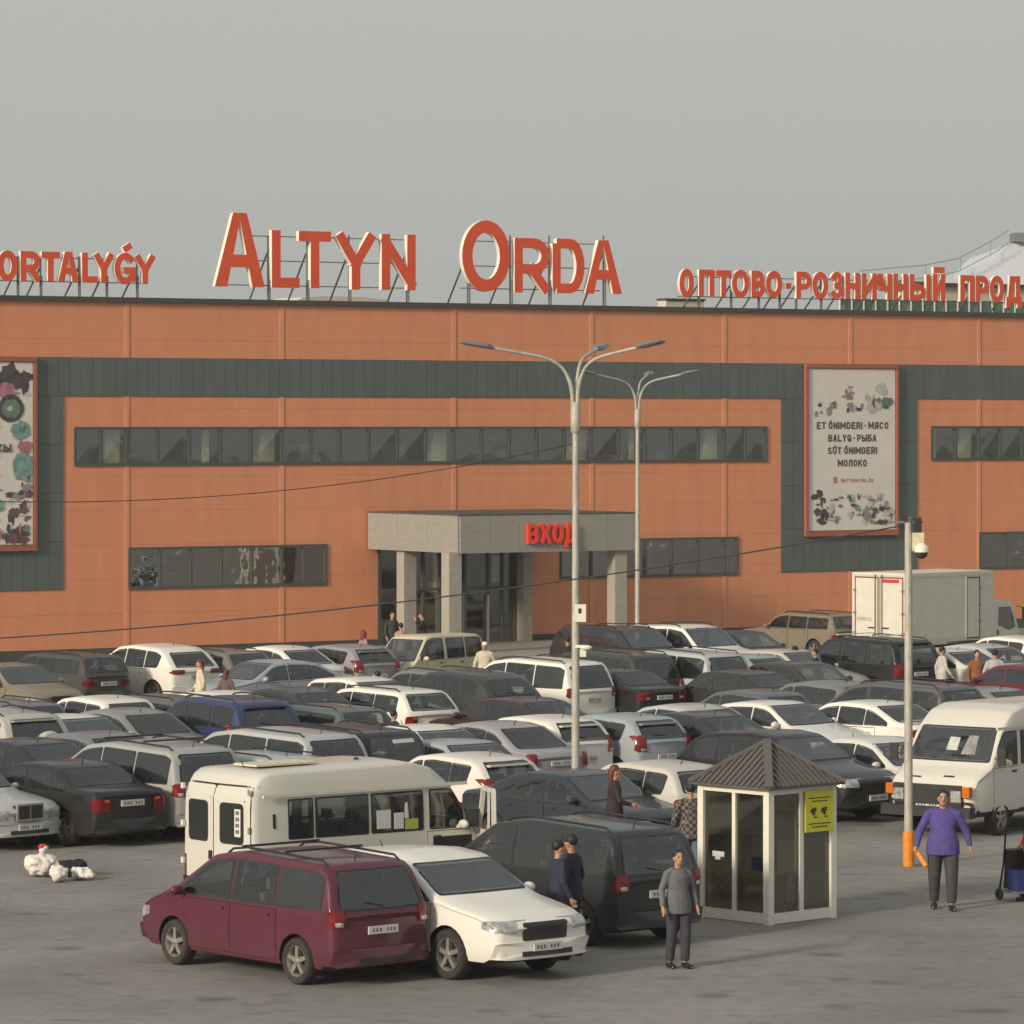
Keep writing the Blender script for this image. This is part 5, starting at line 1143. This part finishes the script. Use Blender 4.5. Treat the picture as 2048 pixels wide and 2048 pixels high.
# ------------------------------------------------------------ lamp posts, camera pole, cables
def lamp_post(label, px, s, h, azs, reach=2.28, group='three armed street lamps'):
    p = PS(px, s); t = thing('street_lamp', label, 'street lamp', p, 0, group)
    MB().lathe([(.08, 0), (.075, 3), (.062, 6), (.055, h - 1.15)], 14).obj('pole', 'pole', t, None, 60)
    MB().lathe([(.17, 0.02), (.17, .45), (.112, .5)], 12).obj('base_collar', 'pole', t, None, 40)
    MB().lathe([(.07, h - 1.75), (.095, h - 1.7), (.095, h - 1.2), (.06, h - 1.15)], 12).obj('arm_collar', 'pole', t, None, 40)
    for i, az in enumerate(azs):
        c, q = math.cos(R(az)), math.sin(R(az)); u = Vector((c, q, 0))
        pts = [u * a_ + Vector((0, 0, h - 1.12 + b_)) for a_, b_ in ((.05, -.15), (.06, .1), (.085, .26), (.12, .38), (.18, .50), (.26, .62), (.37, .71), (.52, .785), (.72, .84), (1.0, .89), (1.35, .95))]
        end = u * reach * .74 + Vector((0, 0, h - .12)); pts.append(end)
        MB().tube(pts, [.042] * 4 + [.032] * 8, 8).obj('arm', 'pole', t, None, 60)
        a = end - u * .05; b = u * (reach + .0) + Vector((0, 0, h - .02)); side = Vector((-q, c, 0)); m_ = MB(); sec = []
        for f_, wd, ht in ((0, .05, .04), (.12, .07, .06), (.2, .13, .06), (.85, .15, .045), (1, .10, .02)):
            cc = a + (b - a) * f_; sec.append([cc + side * wd + Vector((0, 0, 0)), cc + side * wd * .7 + Vector((0, 0, ht)), cc - side * wd * .7 + Vector((0, 0, ht)), cc - side * wd, cc - side * wd * .8 - Vector((0, 0, ht * .6)), cc + side * wd * .8 - Vector((0, 0, ht * .6))])
        V = [v for q_ in sec for v in q_]; F = [tuple(range(6)), tuple(reversed(range(24, 30)))]
        for k in range(4):
            for j in range(6): F.append((k * 6 + j, k * 6 + (j + 1) % 6, k * 6 + 6 + (j + 1) % 6, k * 6 + 6 + j))
        m_.add(V, F).obj('lamp_head', 'lamphead', t, None, 30)
    return t, p
t1, lp = lamp_post('tall grey street lamp with a small white cabinet, nearer of the two', 1151, 104, 9.3, (195, 315, 75))
MB().box(-.02, .20, -.17, -.10, CAM_H - (1243 - 840) / 104, CAM_H - (1208 - 840) / 104).obj('cabinet', 'upvc', t1)
MB().box(.05, .11, -.176, -.171, CAM_H - (1226 - 840) / 104, CAM_H - (1216 - 840) / 104).obj('cabinet_dial', 'black', t1)
zc = CAM_H - (1292 - 840) / 104
MB().bar((0, -.1, zc), (.2, -.16, zc), .05).ell((.2, -.2, zc - .02), (.12, .06, .05), 10, 6).obj('camera', 'upvc', t1, None, 50)
MB().box(.08, .2, -.18, -.1, zc - .2, zc - .05).obj('camera_box', 'upvc', t1)
lamp_post('slender grey street lamp standing further back, right of the cabinet lamp', 1275, 65.6, 9.3, (218, 322, 78))
pp = PS(1817, 114.4); PH_ = CAM_H - (1035 - 840) / 114.4
t2 = thing('camera_pole', 'thin pole carrying cameras with an orange painted foot at the right', 'pole', pp)
MB().lathe([(.075, 0), (.07, 4), (.065, PH_)], 12).obj('pole', 'pole', t2, None, 60)
MB().lathe([(.10, 0), (.10, .60), (.075, .62)], 12).obj('orange_foot', 'orangepost', t2, None, 40)
MB().bar((.09, -.02, .35), (.3, -.12, .02), .07).obj('foot_brace', 'orangepost', t2)
MB().bar((-.35, 0, PH_ - .08), (.25, 0, PH_ - .08), .04).obj('camera_arm', 'steel', t2)
MB().box(.10, .22, -.1, .05, PH_ - .28, PH_).obj('camera', 'trim', t2); MB().box(-.12, -.03, -.14, -.02, PH_ - .05, PH_ + .03).obj('camera', 'trim', t2)
MB().box(.06, .26, -.12, 0, CAM_H - (1102 - 840) / 114.4, CAM_H - (1065 - 840) / 114.4).obj('junction_box', 'beige', t2)
zz = CAM_H - (1104 - 840) / 114.4
dm = MB().lathe([(.05, zz + .16), (.12, zz + .1), (.13, zz)], 14).obj('dome_housing', 'upvc', t2, (.22, -.08, 0), 50)
MB().ell((.22, -.08, zz - .01), (.11, .11, .11), 12, 8).obj('dome_camera', 'black', t2, None, 60)
ub = Vector((-10.9, 78.0, 0)); t3 = thing('utility_pole', 'grey steel utility pole outside the left of the picture carrying two cables', 'pole', ub)
MB().lathe([(.12, 0), (.09, 9)], 10).obj('pole', 'pole', t3, None, 60)
def cable(label, a, b, sag, r_=.014):
    a, b = Vector(a), Vector(b); pts = [a + (b - a) * f_ - Vector((0, 0, sag * 4 * f_ * (1 - f_))) for f_ in np.linspace(0, 1, 40)]
    o = MB().tube(pts, r_, 5).obj('overhead_cable', 'cable', None, None, 60); tag(o, label, 'cable', 'overhead cables')
cable('lower black cable crossing the orange wall towards the camera pole', ub + Vector((.1, 0, 3.72)), pp + Vector((0, 0, PH_ - .12)), .30)
cable('upper thin cable crossing the left half of the orange wall to the street lamp', ub + Vector((.1, 0, 6.35)), lp + Vector((0, 0, 7.35)), .42, .009)

# ------------------------------------------------------------ ticket booth
p = PS(1534, 127.5); kb = thing('ticket_booth', 'small glazed booth with brown pyramid roof and a yellow notice', 'booth', p, R(0))
HW = .71; ang = R(45 - 2); kb.rotation_euler = (0, 0, ang)     # one corner points at the camera
EV = 2.1
cs = [(-HW, -HW), (HW, -HW), (HW, HW), (-HW, HW)]
for c in cs: MB().box(c[0] - .06, c[0] + .06, c[1] - .06, c[1] + .06, .0, EV).obj('corner_post', 'upvc', kb)
for i in range(4):
    a, b = Vector((*cs[i], 0)), Vector((*cs[(i + 1) % 4], 0)); d = (b - a).normalized(); n_ = Vector((d.y, -d.x, 0)); a2 = a + d * .061; b2 = b - d * .061
    MB().bar(a2 + Vector((0, 0, .09)), b2 + Vector((0, 0, .09)), .1, .16).obj('bottom_rail', 'upvc', kb); MB().bar(a2 + Vector((0, 0, EV - .05)), b2 + Vector((0, 0, EV - .05)), .1, .1).obj('top_rail', 'upvc', kb)
    MB().bar((a + b) / 2 + Vector((0, 0, .171)), (a + b) / 2 + Vector((0, 0, EV - .101)), .09, .07).obj('mullion', 'upvc', kb)
    MB().bar(a2 + Vector((0, 0, .45)), b2 + Vector((0, 0, .45)), .03, .56).obj('lower_panel', 'boothglass', kb)
    for q0, q1 in ((a2, (a + b) / 2 - d * .046), ((a + b) / 2 + d * .046, b2)):
        pa = [q0 + Vector((0, 0, .735)), q1 + Vector((0, 0, .735)), q1 + Vector((0, 0, EV - .102)), q0 + Vector((0, 0, EV - .102))]
        m_ = MB().add([v + n_ * .012 for v in pa] + [v - n_ * .012 for v in pa], [(0, 1, 2, 3), (7, 6, 5, 4), (0, 4, 5, 1), (1, 5, 6, 2), (2, 6, 7, 3), (3, 7, 4, 0)]); m_.obj('pane', 'boothglass', kb)
MB().box(-HW, HW, -HW, HW, EV, EV + .02).obj('ceiling', 'upvc', kb); MB().box(-HW + .07, HW - .07, -HW + .07, HW - .07, 0, .05).obj('floor', 'inwall', kb)
MB().box(-.62, -.2, -.62, .62, .05, .75).obj('desk', 'beige', kb); MB().box(-.1, .25, -.15, .2, .05, .48).box(-.14, -.1, -.15, .2, .48, .95).obj('chair', 'blue', kb); MB().box(.3, .55, .3, .6, .05, 1.2).obj('locker', 'inwall', kb)
RO = .87; AP = Vector((0, 0, 2.76)); rc = [(-RO, -RO), (RO, -RO), (RO, RO), (-RO, RO)]
for i in range(4):
    a, b = Vector((*rc[i], EV + .021)), Vector((*rc[(i + 1) % 4], EV + .021))
    sh = MB().add([a, b, AP, a - Vector((0, 0, .03)), b - Vector((0, 0, .03))], [(0, 1, 2), (0, 3, 4, 1)]).obj('roof_slope', 'roofbrown', kb)
    d = (b - a).normalized(); mid = (a + b) / 2; up = (AP - mid); n_ = d.cross(up).normalized()
    if n_.z < 0: n_ = -n_
    N_ = 15
    for k in range(1, N_):
        f_ = k / N_; q = a + (b - a) * f_; t_ = 1 - abs(2 * f_ - 1)
        MB().bar(q + n_ * .012, q + up * t_ * .985 + n_ * .012, .05, .028).obj('roof_rib', 'roofbrown', sh)
    MB().bar(a + Vector((0, 0, .02)), AP + Vector((0, 0, .02)), .13, .05).obj('ridge_cap', 'roofbrown', kb)
# yellow notice on the right face as seen from the camera: face between corner 1 and 2
a, b = Vector((*cs[0], 0)), Vector((*cs[1], 0)); d = (b - a).normalized(); n_ = Vector((d.y, -d.x, 0))
def face_box(name, f0, f1, z0, z1, off, th, m_, parent):
    p0 = a + (b - a) * f0 + n_ * off; p1 = a + (b - a) * f1 + n_ * off; q = [p0, p1, p1 + n_ * th, p0 + n_ * th]
    return MB().add([v + Vector((0, 0, z0)) for v in q] + [v + Vector((0, 0, z1)) for v in q], [(0, 3, 2, 1), (4, 5, 6, 7), (0, 1, 5, 4), (1, 2, 6, 5), (2, 3, 7, 6), (3, 0, 4, 7)]).obj(name, m_, parent)
ny = face_box('yellow_notice', .52, .97, EV - .72, EV - .08, .07, .02, 'yellow', kb)
for f0, f1, z0, z1 in ((.57, .92, EV - .20, EV - .185), (.62, .87, EV - .25, EV - .235), (.57, .92, EV - .60, EV - .585), (.62, .87, EV - .65, EV - .635)): face_box('print', f0, f1, z0, z1, .091, .003, 'black', ny)
for f0 in (.60, .77):
    for k, (df, dz, w_, h_) in enumerate(((0, 0, .05, .05), (.03, -.04, .04, .08), (.06, .02, .03, .06), (.01, .05, .07, .02), (.05, -.08, .05, .02))): face_box('print', f0 + df, f0 + df + w_, EV - .42 + dz, EV - .42 + dz + h_, .091 + k * .001, .002, 'black', ny)
pa_ = Vector((*cs[3], 0)); pb_ = Vector((*cs[0], 0)); a, b = pa_, pb_; d = (b - a).normalized(); n_ = Vector((d.y, -d.x, 0))
face_box('window_sticker', .16, .34, .98, 1.06, .016, .003, 'paper', kb); face_box('window_sticker', .20, .28, .93, .981, .017, .003, 'paper', kb)

# ------------------------------------------------------------ people
def et(mb, pts, rad, n=12):      # elliptic limb: rad = (across, along x)
    pts = [Vector(p) for p in pts]; k = len(mb.v)
    for i, p in enumerate(pts):
        d = (pts[min(i + 1, len(pts) - 1)] - pts[max(i - 1, 0)]).normalized()
        u = Vector((0, 1, 0)); u = (u - d * u.dot(d)); u = u.normalized() if u.length > .1 else Vector((1, 0, 0)); v = d.cross(u)
        ra, rb = rad[i] if isinstance(rad[i], tuple) else (rad[i], rad[i])
        for j in range(n):
            t = 2 * math.pi * j / n; mb.v.append(p + u * math.cos(t) * ra + v * math.sin(t) * rb)
    for i in range(len(pts) - 1):
        for j in range(n): a = k + i * n + j; b = k + i * n + (j + 1) % n; mb.f.append((a, b, b + n, a + n))
    mb.f += [tuple(k + j for j in reversed(range(n))), tuple(k + (len(pts) - 1) * n + j for j in range(n))]
    return mb
def remesh(mb, name, m_, parent, vox, col=None, it=4):
    o = mb.obj(name, m_, None, None)
    r_ = o.modifiers.new('r', 'REMESH'); r_.mode = 'VOXEL'; r_.voxel_size = vox; s_ = o.modifiers.new('s', 'SMOOTH'); s_.iterations = it; s_.factor = .5
    bpy.context.view_layer.update(); me = bpy.data.meshes.new_from_object(o.evaluated_get(bpy.context.evaluated_depsgraph_get())); bpy.data.objects.remove(o)
    me.materials.clear(); me.materials.append(M[m_]); me.polygons.foreach_set('use_smooth', [True] * len(me.polygons)); me.name = name
    o = link(name, me, parent)
    if col: o.color = (*col, 1)
    return o
PGRP = 'people among the parked cars'
def person(label, px, pyt, h=1.72, yaw=-90, top=(.1, .1, .1), legs=(.03, .03, .035), hair='hair', near=False, stride=.12, spread=.02, stout=1.0, coat=False, cap=None, loc=None, bend=0, arms=None, name='person', topm='cloth', hood=None, skirt=False, sit=False):
    k = h / 1.75; p = loc if loc is not None else P(px, pyt, h)
    t = thing(name, label, 'person', p, R(yaw), PGRP); t.scale = (k, k, k)
    st = stride; w = stout; vox = .011 if near else .028
    fz = lambda x, z: (x + bend * max(0, z - .95), z)
    hipx = lambda z: fz(0, z)[0]
    J = {}
    for sy in (-1, 1):
        f_ = st * sy
        J['hip', sy] = Vector((0, sy * .095 * w, .93)); J['knee', sy] = Vector((f_ * .55 + .03, sy * .10 * w, .51)); J['ank', sy] = Vector((f_ * 1.1 - .03, sy * .10 * w, .09)); J['toe', sy] = Vector((f_ * 1.1 + .16, sy * .115 * w, .035))
        g_ = -st * sy * .9
        J['sh', sy] = Vector((hipx(1.42), sy * .18 * w, 1.385)); J['el', sy] = Vector((hipx(1.15) + g_ * .35 - .03, sy * (.235 * w + spread), 1.14)); J['wr', sy] = Vector((hipx(.95) + g_ + .07, sy * (.25 * w + spread * 1.8), .90))
        if arms and sy in arms: J['el', sy] = Vector(arms[sy][0]); J['wr', sy] = Vector(arms[sy][1])
    nk = Vector((hipx(1.48), 0, 1.49)); hd = Vector((hipx(1.6) + .02, 0, 1.605))
    b = MB()
    et(b, [(0, 0, .86), (0, 0, .97), (hipx(1.15), 0, 1.15), (hipx(1.35), 0, 1.35), (hipx(1.45), 0, 1.45)], [(.15 * w, .10), (.155 * w, .105 * w), (.13 * w, .095 * w), (.16 * w, .10), (.11, .07)])
    et(b, [nk - Vector((0, 0, .08)), nk, hd], [.06, .052, .055])
    b.ell(hd + Vector((0, 0, .02)), (.092, .074, .108), 16, 12); b.ell(hd + Vector((.03, 0, -.055)), (.058, .05, .05), 10, 8)
    et(b, [hd + Vector((.085, 0, .03)), hd + Vector((.112, 0, -.015)), hd + Vector((.085, 0, -.025))], [.009, .015, .012], 8)
    for sy in (-1, 1):
        b.ell(hd + Vector((-.005, sy * .077, 0)), (.018, .012, .03), 8, 6)
        et(b, [J['hip', sy], J['knee', sy], J['ank', sy]], [.078 * w, .052, .038]); et(b, [J['ank', sy] + Vector((-.03, 0, -.04)), J['toe', sy]], [.042, .034])
        et(b, [J['sh', sy], J['el', sy], J['wr', sy]], [.05, .04, .027])
        wr = J['wr', sy]; dn = (wr - J['el', sy]).normalized(); fw = Vector((1, 0, 0)); fw = (fw - dn * fw.dot(dn)).normalized(); inw = dn.cross(fw) * (-sy)
        pal = wr + dn * .075
        et(b, [wr, wr + dn * .04, pal], [(.026, .03), (.022, .04), (.018, .042)])
        if near:
            for q, ln in zip((-.031, -.011, .010, .030), (.058, .074, .080, .068)):
                r0 = pal + fw * q; r1 = r0 + dn * ln * .45 - inw * .006 * 1; r2 = r0 + dn * ln * .85 + Vector((.012, 0, 0)) - inw * -.012
                et(b, [r0 - dn * .02, r1, r2], [.011, .010, .008], 8)
            et(b, [wr + dn * .03 + fw * .03, wr + dn * .06 + fw * .055, wr + dn * .09 + fw * .062], [.013, .011, .009], 8)
        else: et(b, [pal, pal + dn * .07], [(.015, .036), (.012, .02)])
    remesh(b, 'body', 'skin', t, vox if near else .022, it=2)
    tp = MB(); e_ = .014
    low = .45 if coat else .80
    et(tp, [(0, 0, low), (0, 0, .97), (hipx(1.15), 0, 1.15), (hipx(1.33), 0, 1.33), (hipx(1.43), 0, 1.44), nk - Vector((0, 0, .02))], [(.205 * w, .165 * w), (.20 * w, .158 * w), (.158 * w, .125 * w), (.172 * w, .122), (.13 * w, .085), (.066, .062)], 16)
    for sy in (-1, 1):
        et(tp, [Vector((hipx(1.42), sy * .07, 1.455)), J['sh', sy] + Vector((0, -sy * .01, 0)), J['el', sy], J['wr', sy] * .93 + J['el', sy] * .07], [.045, .062 * min(w, 1.12), .054 * min(w, 1.15), .040])
    top_o = remesh(tp, 'coat' if coat else 'jumper', topm, t, vox * 1.2 if near else .025, top, 3)
    lg = MB()
    if skirt: et(lg, [(0, 0, .2), (0, 0, .6), (0, 0, .97)], [(.24, .22), (.2, .18), (.15, .12)], 16)
    for sy in (-1, 1): et(lg, [J['hip', sy] + Vector((0, 0, .02)), J['hip', sy] - Vector((0, 0, .06)), J['knee', sy], J['ank', sy] + Vector((0, 0, .02))], [(.095 * w, .115 * w), (.10 * w, .118 * w), .080 * w, .068])
    remesh(lg, 'skirt' if skirt else 'trousers', 'cloth', t, vox * 1.2 if near else .025, legs, 3)
    for sy in (-1, 1): et(MB(), [J['ank', sy] + Vector((-.045, 0, -.045)), J['ank', sy] + Vector((.04, 0, -.045)), J['toe', sy]], [(.045, .048), (.05, .046), (.045, .032)], 10).obj('shoe', 'seam', t, None, 60)
    hb = MB()
    if cap: hb.ell(hd + Vector((-.005, 0, .055)), (.105, .088, .085), 14, 8); c_ = remesh(hb, 'cap', 'cloth', t, .02, cap)
    elif hood: hb.ell(hd + Vector((-.02, 0, .015)), (.11, .10, .135), 14, 8); et(hb, [hd + Vector((-.03, 0, -.05)), hd + Vector((-.03, 0, -.2))], [.10, (.13, .09)]); remesh(hb, 'headscarf', 'cloth', t, .02, hood)
    hb = MB(); hb.ell(hd + Vector((-.020, 0, .050)), (.099, .087, .099), 14, 8)
    if hair == 'hairred': et(hb, [hd + Vector((-.07, 0, .05)), hd + Vector((-.09, 0, -.2))], [.07, (.07, .03)])
    remesh(hb, 'hair', 'hairred' if hair == 'hairred' else 'hair', t, .018)
    if near:
        for sy in (-1, 1):
            MB().ell(hd + Vector((.083, sy * .031, .022)), (.008, .014, .008), 8, 5).obj('eye', 'seam', t); MB().bar(hd + Vector((.088, sy * .015, .045)), hd + Vector((.080, sy * .05, .047)), .008).obj('eyebrow', 'hair', t)
        MB().bar(hd + Vector((.086, -.024, -.052)), hd + Vector((.086, .024, -.052)), .008, .007).obj('mouth', 'p_pink', t)
    return t, J, top_o
def plaid():
    m = bpy.data.materials.new('checked_cloth'); m.use_nodes = True; n = m.node_tree.nodes; l = m.node_tree.links; b = n['Principled BSDF']; b.inputs['Roughness'].default_value = .85
    tc = n.new('ShaderNodeTexCoord'); ck = n.new('ShaderNodeTexChecker'); ck.inputs['Scale'].default_value = 17; ck.inputs[1].default_value = (.03, .028, .028, 1); ck.inputs[2].default_value = (.16, .13, .11, 1)
    l.new(tc.outputs['Object'], ck.inputs[0]); l.new(ck.outputs[0], b.inputs[0]); return m
M['plaid'] = plaid()
person('man in a purple jumper striding towards us at the lower right', 1886, 1601, 1.92, -93, (.082, .062, .24), (.05, .05, .05), near=True, stride=.14, spread=.055, stout=1.2, loc=PS(1886, 125.5))
pw, Jw, _ = person('woman in a long purple coat walking right with a white bag', 1229, 1522, 1.76, 5, (.028, .012, .020), (.02, .02, .025), hair='hairred', near=True, coat=True, stride=.14, loc=PS(1229, 114), arms={-1: ((.06, -.27, 1.12), (.28, -.22, 1.06)), 1: ((-.06, .26, 1.12), (-.02, .26, .86))})
bg_ = MB().ell((.02, -.28, .60), (.09, .06, .17), 10, 8); remesh(bg_, 'bag', 'bag', None, .02).parent = None
bo = [o for o in bpy.data.objects if o.name.startswith('bag') and o.type == 'MESH'][-1]; bo.location = pw.location; bo.rotation_euler = pw.rotation_euler; tag(bo, 'white plastic bag carried by the woman in purple', 'bag'); bo.name = 'carrier_bag'
person('man in a dark checked shirt and grey cap left of the booth', 1381, 1564, 1.74, 100, (1, 1, 1), (.10, .14, .19), near=True, cap=(.13, .12, .13), topm='plaid', stout=1.1, stride=.05)
person('person with auburn hair and cream hooded top by the white sport utility', 401, 1318, 1.62, 190, (.62, .52, .38), (.25, .13, .06), hair='hairred')
person('person in a brown cardigan with back turned beside the taupe estate', 453, 1338, 1.5, 60, (.12, .085, .07), (.04, .035, .03), hair='hairred')
person('person in black with a red headscarf among the left rows', 459, 1447, 1.6, 100, (.012, .012, .016), (.02, .02, .02), hood=(.35, .03, .03))
person('person with a red scarf standing left of the entrance doors', 727, 1260, 1.6, 30, (.3, .22, .2), (.03, .03, .03), hood=(.22, .03, .03))
person('person in dark green jacket by the left entrance glazing', 784, 1222, 1.72, -60, (.03, .04, .035), (.05, .07, .11))
person('person in a pale pink top by the first entrance column', 802, 1245, 1.6, 120, (.5, .3, .24), (.1, .08, .08))
person('person in black raising a hand between the entrance columns', 845, 1223, 1.74, 180, (.012, .012, .014), (.015, .015, .015), arms={1: ((.1, .2, 1.2), (.22, .1, 1.48))}, stout=1.1)
person('man in white skullcap and pale shirt right of the cream minibus', 970, 1282, 1.70, -100, (.52, .45, .36), (.3, .26, .2), cap=(.7, .68, .62), stout=1.1)
person('person in an orange top between the white cars', 755, 1341, 1.6, 150, (.42, .11, .04), (.05, .04, .04))
person('person in black with tanned face behind the navy carrier', 787, 1419, 1.55, 40, (.02, .02, .025), (.03, .03, .03), hair='hair')
person('person in black half hidden behind the tall street lamp', 1135, 1272, 1.68, 90, (.018, .018, .02), (.02, .02, .02))
person('woman wearing a black headscarf between the sedans', 1590, 1291, 1.62, 10, (.012, .012, .014), (.012, .012, .012), hood=(.012, .012, .012))
person('person in black facing the woman in the black headscarf', 1631, 1296, 1.62, 185, (.014, .013, .014), (.02, .02, .02))
person('person in a white top with dark hair beside the black off-roader', 1884, 1292, 1.66, 20, (.5, .47, .45), (.04, .04, .05))
person('person in a rust brown jacket by the white sedan', 1954, 1299, 1.72, -80, (.22, .09, .03), (.4, .36, .33), hair='hair')
person('man in a pale grey shirt with back turned by the silver sedan', 1990, 1298, 1.74, 80, (.36, .37, .40), (.09, .10, .13), stout=1.1)
person('man in navy jacket and dark cap at the bottom centre', 1143, 1667, 1.78, 150, (.018, .02, .045), (.03, .03, .03), cap=(.02, .02, .03), near=True, stride=.03)
person('man with short brown hair in navy top beside the capped man', 1116, 1678, 1.74, 20, (.022, .024, .05), (.04, .04, .05), near=True, stride=.03)
person('dark haired man in grey top left of the booth at the bottom', 1356, 1697, 1.7, -70, (.12, .12, .13), (.04, .04, .05), near=True, stride=.05)
person('person in a bright red jacket at the right edge behind the hand cart', 2066, 1592, 1.7, 180, (.55, .03, .03), (.03, .03, .05))

# ------------------------------------------------------------ loads in the foreground
def sack(label, px, s, r, m_='bag', tie=None, seed=1):
    p = PS(px, s); t = thing('sack', label, 'sack', p, R(seed * 40)); b = MB(); q = random.Random(seed)
    b.ell((0, 0, r[2] * .8), (r[0], r[1], r[2] * .8), 14, 10)
    for _ in range(9): b.ell((q.uniform(-.8, .8) * r[0], q.uniform(-.5, .5) * r[1], r[2] * q.uniform(.6, 1.3)), (r[0] * q.uniform(.3, .6), r[1] * q.uniform(.3, .6), r[2] * q.uniform(.3, .55)), 10, 8)
    if tie: et(b, [(0, 0, r[2] * 1.7), (.05, 0, r[2] * 2.15)], [.05, .09], 8)
    so_ = remesh(b, 'sack_body', m_, t, .025)
    from mathutils import noise as nz
    for v_ in so_.data.vertices:
        c_ = v_.co; q_ = nz.noise(c_ * 9 + Vector((seed * 7, 0, 0))) * .05 + nz.noise(c_ * 22 + Vector((seed, 3, 0))) * .02; v_.co = c_ + v_.normal * q_; v_.co.z = max(v_.co.z, .003)
    if tie: MB().ell((.02, 0, r[2] * 2.1), (.10, .07, .05), 8, 6).obj('sack_tie', tie, t)
sack('bulging white sack with a red tie on the asphalt, lower left', 84, 117, (.29, .26, .24), tie='redcloth', seed=1)
sack('small white bundle leaning between the other two, lower left', 118, 118.5, (.17, .15, .17), seed=2)
sack('black bin bag lying right of the white sacks, lower left', 143, 117, (.30, .24, .17), 'seam', seed=3)
sack('pale cloth bundle beside the black bin bag, lower left', 166, 118, (.19, .15, .13), seed=4)
p = PS(2026, 123); t = thing('hand_cart', 'folding hand cart loaded with a blue crate at the lower right', 'cart', p, R(-60))
for sy in (-.19, .19): MB().tube([(-.12, sy, .12), (0, sy, .6), (.06, sy, 1.12)], .016, 8).obj('frame', 'seam', t, None, 60)
MB().tube([(.06, -.19, 1.12), (.07, -.12, 1.16), (.07, .12, 1.16), (.06, .19, 1.12)], .016, 8).obj('push_handle', 'seam', t, None, 60)
MB().box(-.08, .42, -.24, .24, .14, .18).obj('platform', 'steel', t)
MB().poly([(-.03, .2), (.12, .2), (.12, .82), (.02, .84)], -.17, .17).obj('fabric_panel', 'trim', t)
for sy in (-.24, .24):
    wv = MB().lathe([(.03, -.02), (.09, -.02), (.1, 0), (.09, .02), (.03, .02)], 16, 'y').obj('wheel', 'tyre', t, (-.05, sy, .1))
p2 = anchor(2026, 123, 0, 0, R(-60)); c_ = thing('crate', 'dark blue plastic crate standing on the hand cart', 'crate', p + Vector((math.cos(R(-60)) * .27, math.sin(R(-60)) * .27, .18)), R(-60))
MB().box(-.13, .13, -.2, .2, 0, .02).box(-.13, .13, -.2, -.18, .02, .34).box(-.13, .13, .18, .2, .02, .34).box(-.13, -.11, -.18, .18, .02, .34).box(.11, .13, -.18, .18, .02, .34).obj('crate_body', 'blue', c_)

# ------------------------------------------------------------ thin haze over the car park
hv = bpy.data.materials.new('haze_air'); hv.use_nodes = True; n = hv.node_tree.nodes; l = hv.node_tree.links; n.clear()
ho = n.new('ShaderNodeOutputMaterial'); pv = n.new('ShaderNodeVolumePrincipled'); pv.inputs['Color'].default_value = (.93, .94, .95, 1); pv.inputs['Density'].default_value = 0.0003
pv.inputs['Anisotropy'].default_value = 0.2; l.new(pv.outputs[0], ho.inputs['Volume']); M['haze_air'] = hv
hb = MB().box(-905, 905, -65, 1805, -1, 48).obj('haze', 'haze_air'); hb['kind'] = 'stuff'; hb['label'] = 'thin pale haze filling the air over the whole car park'
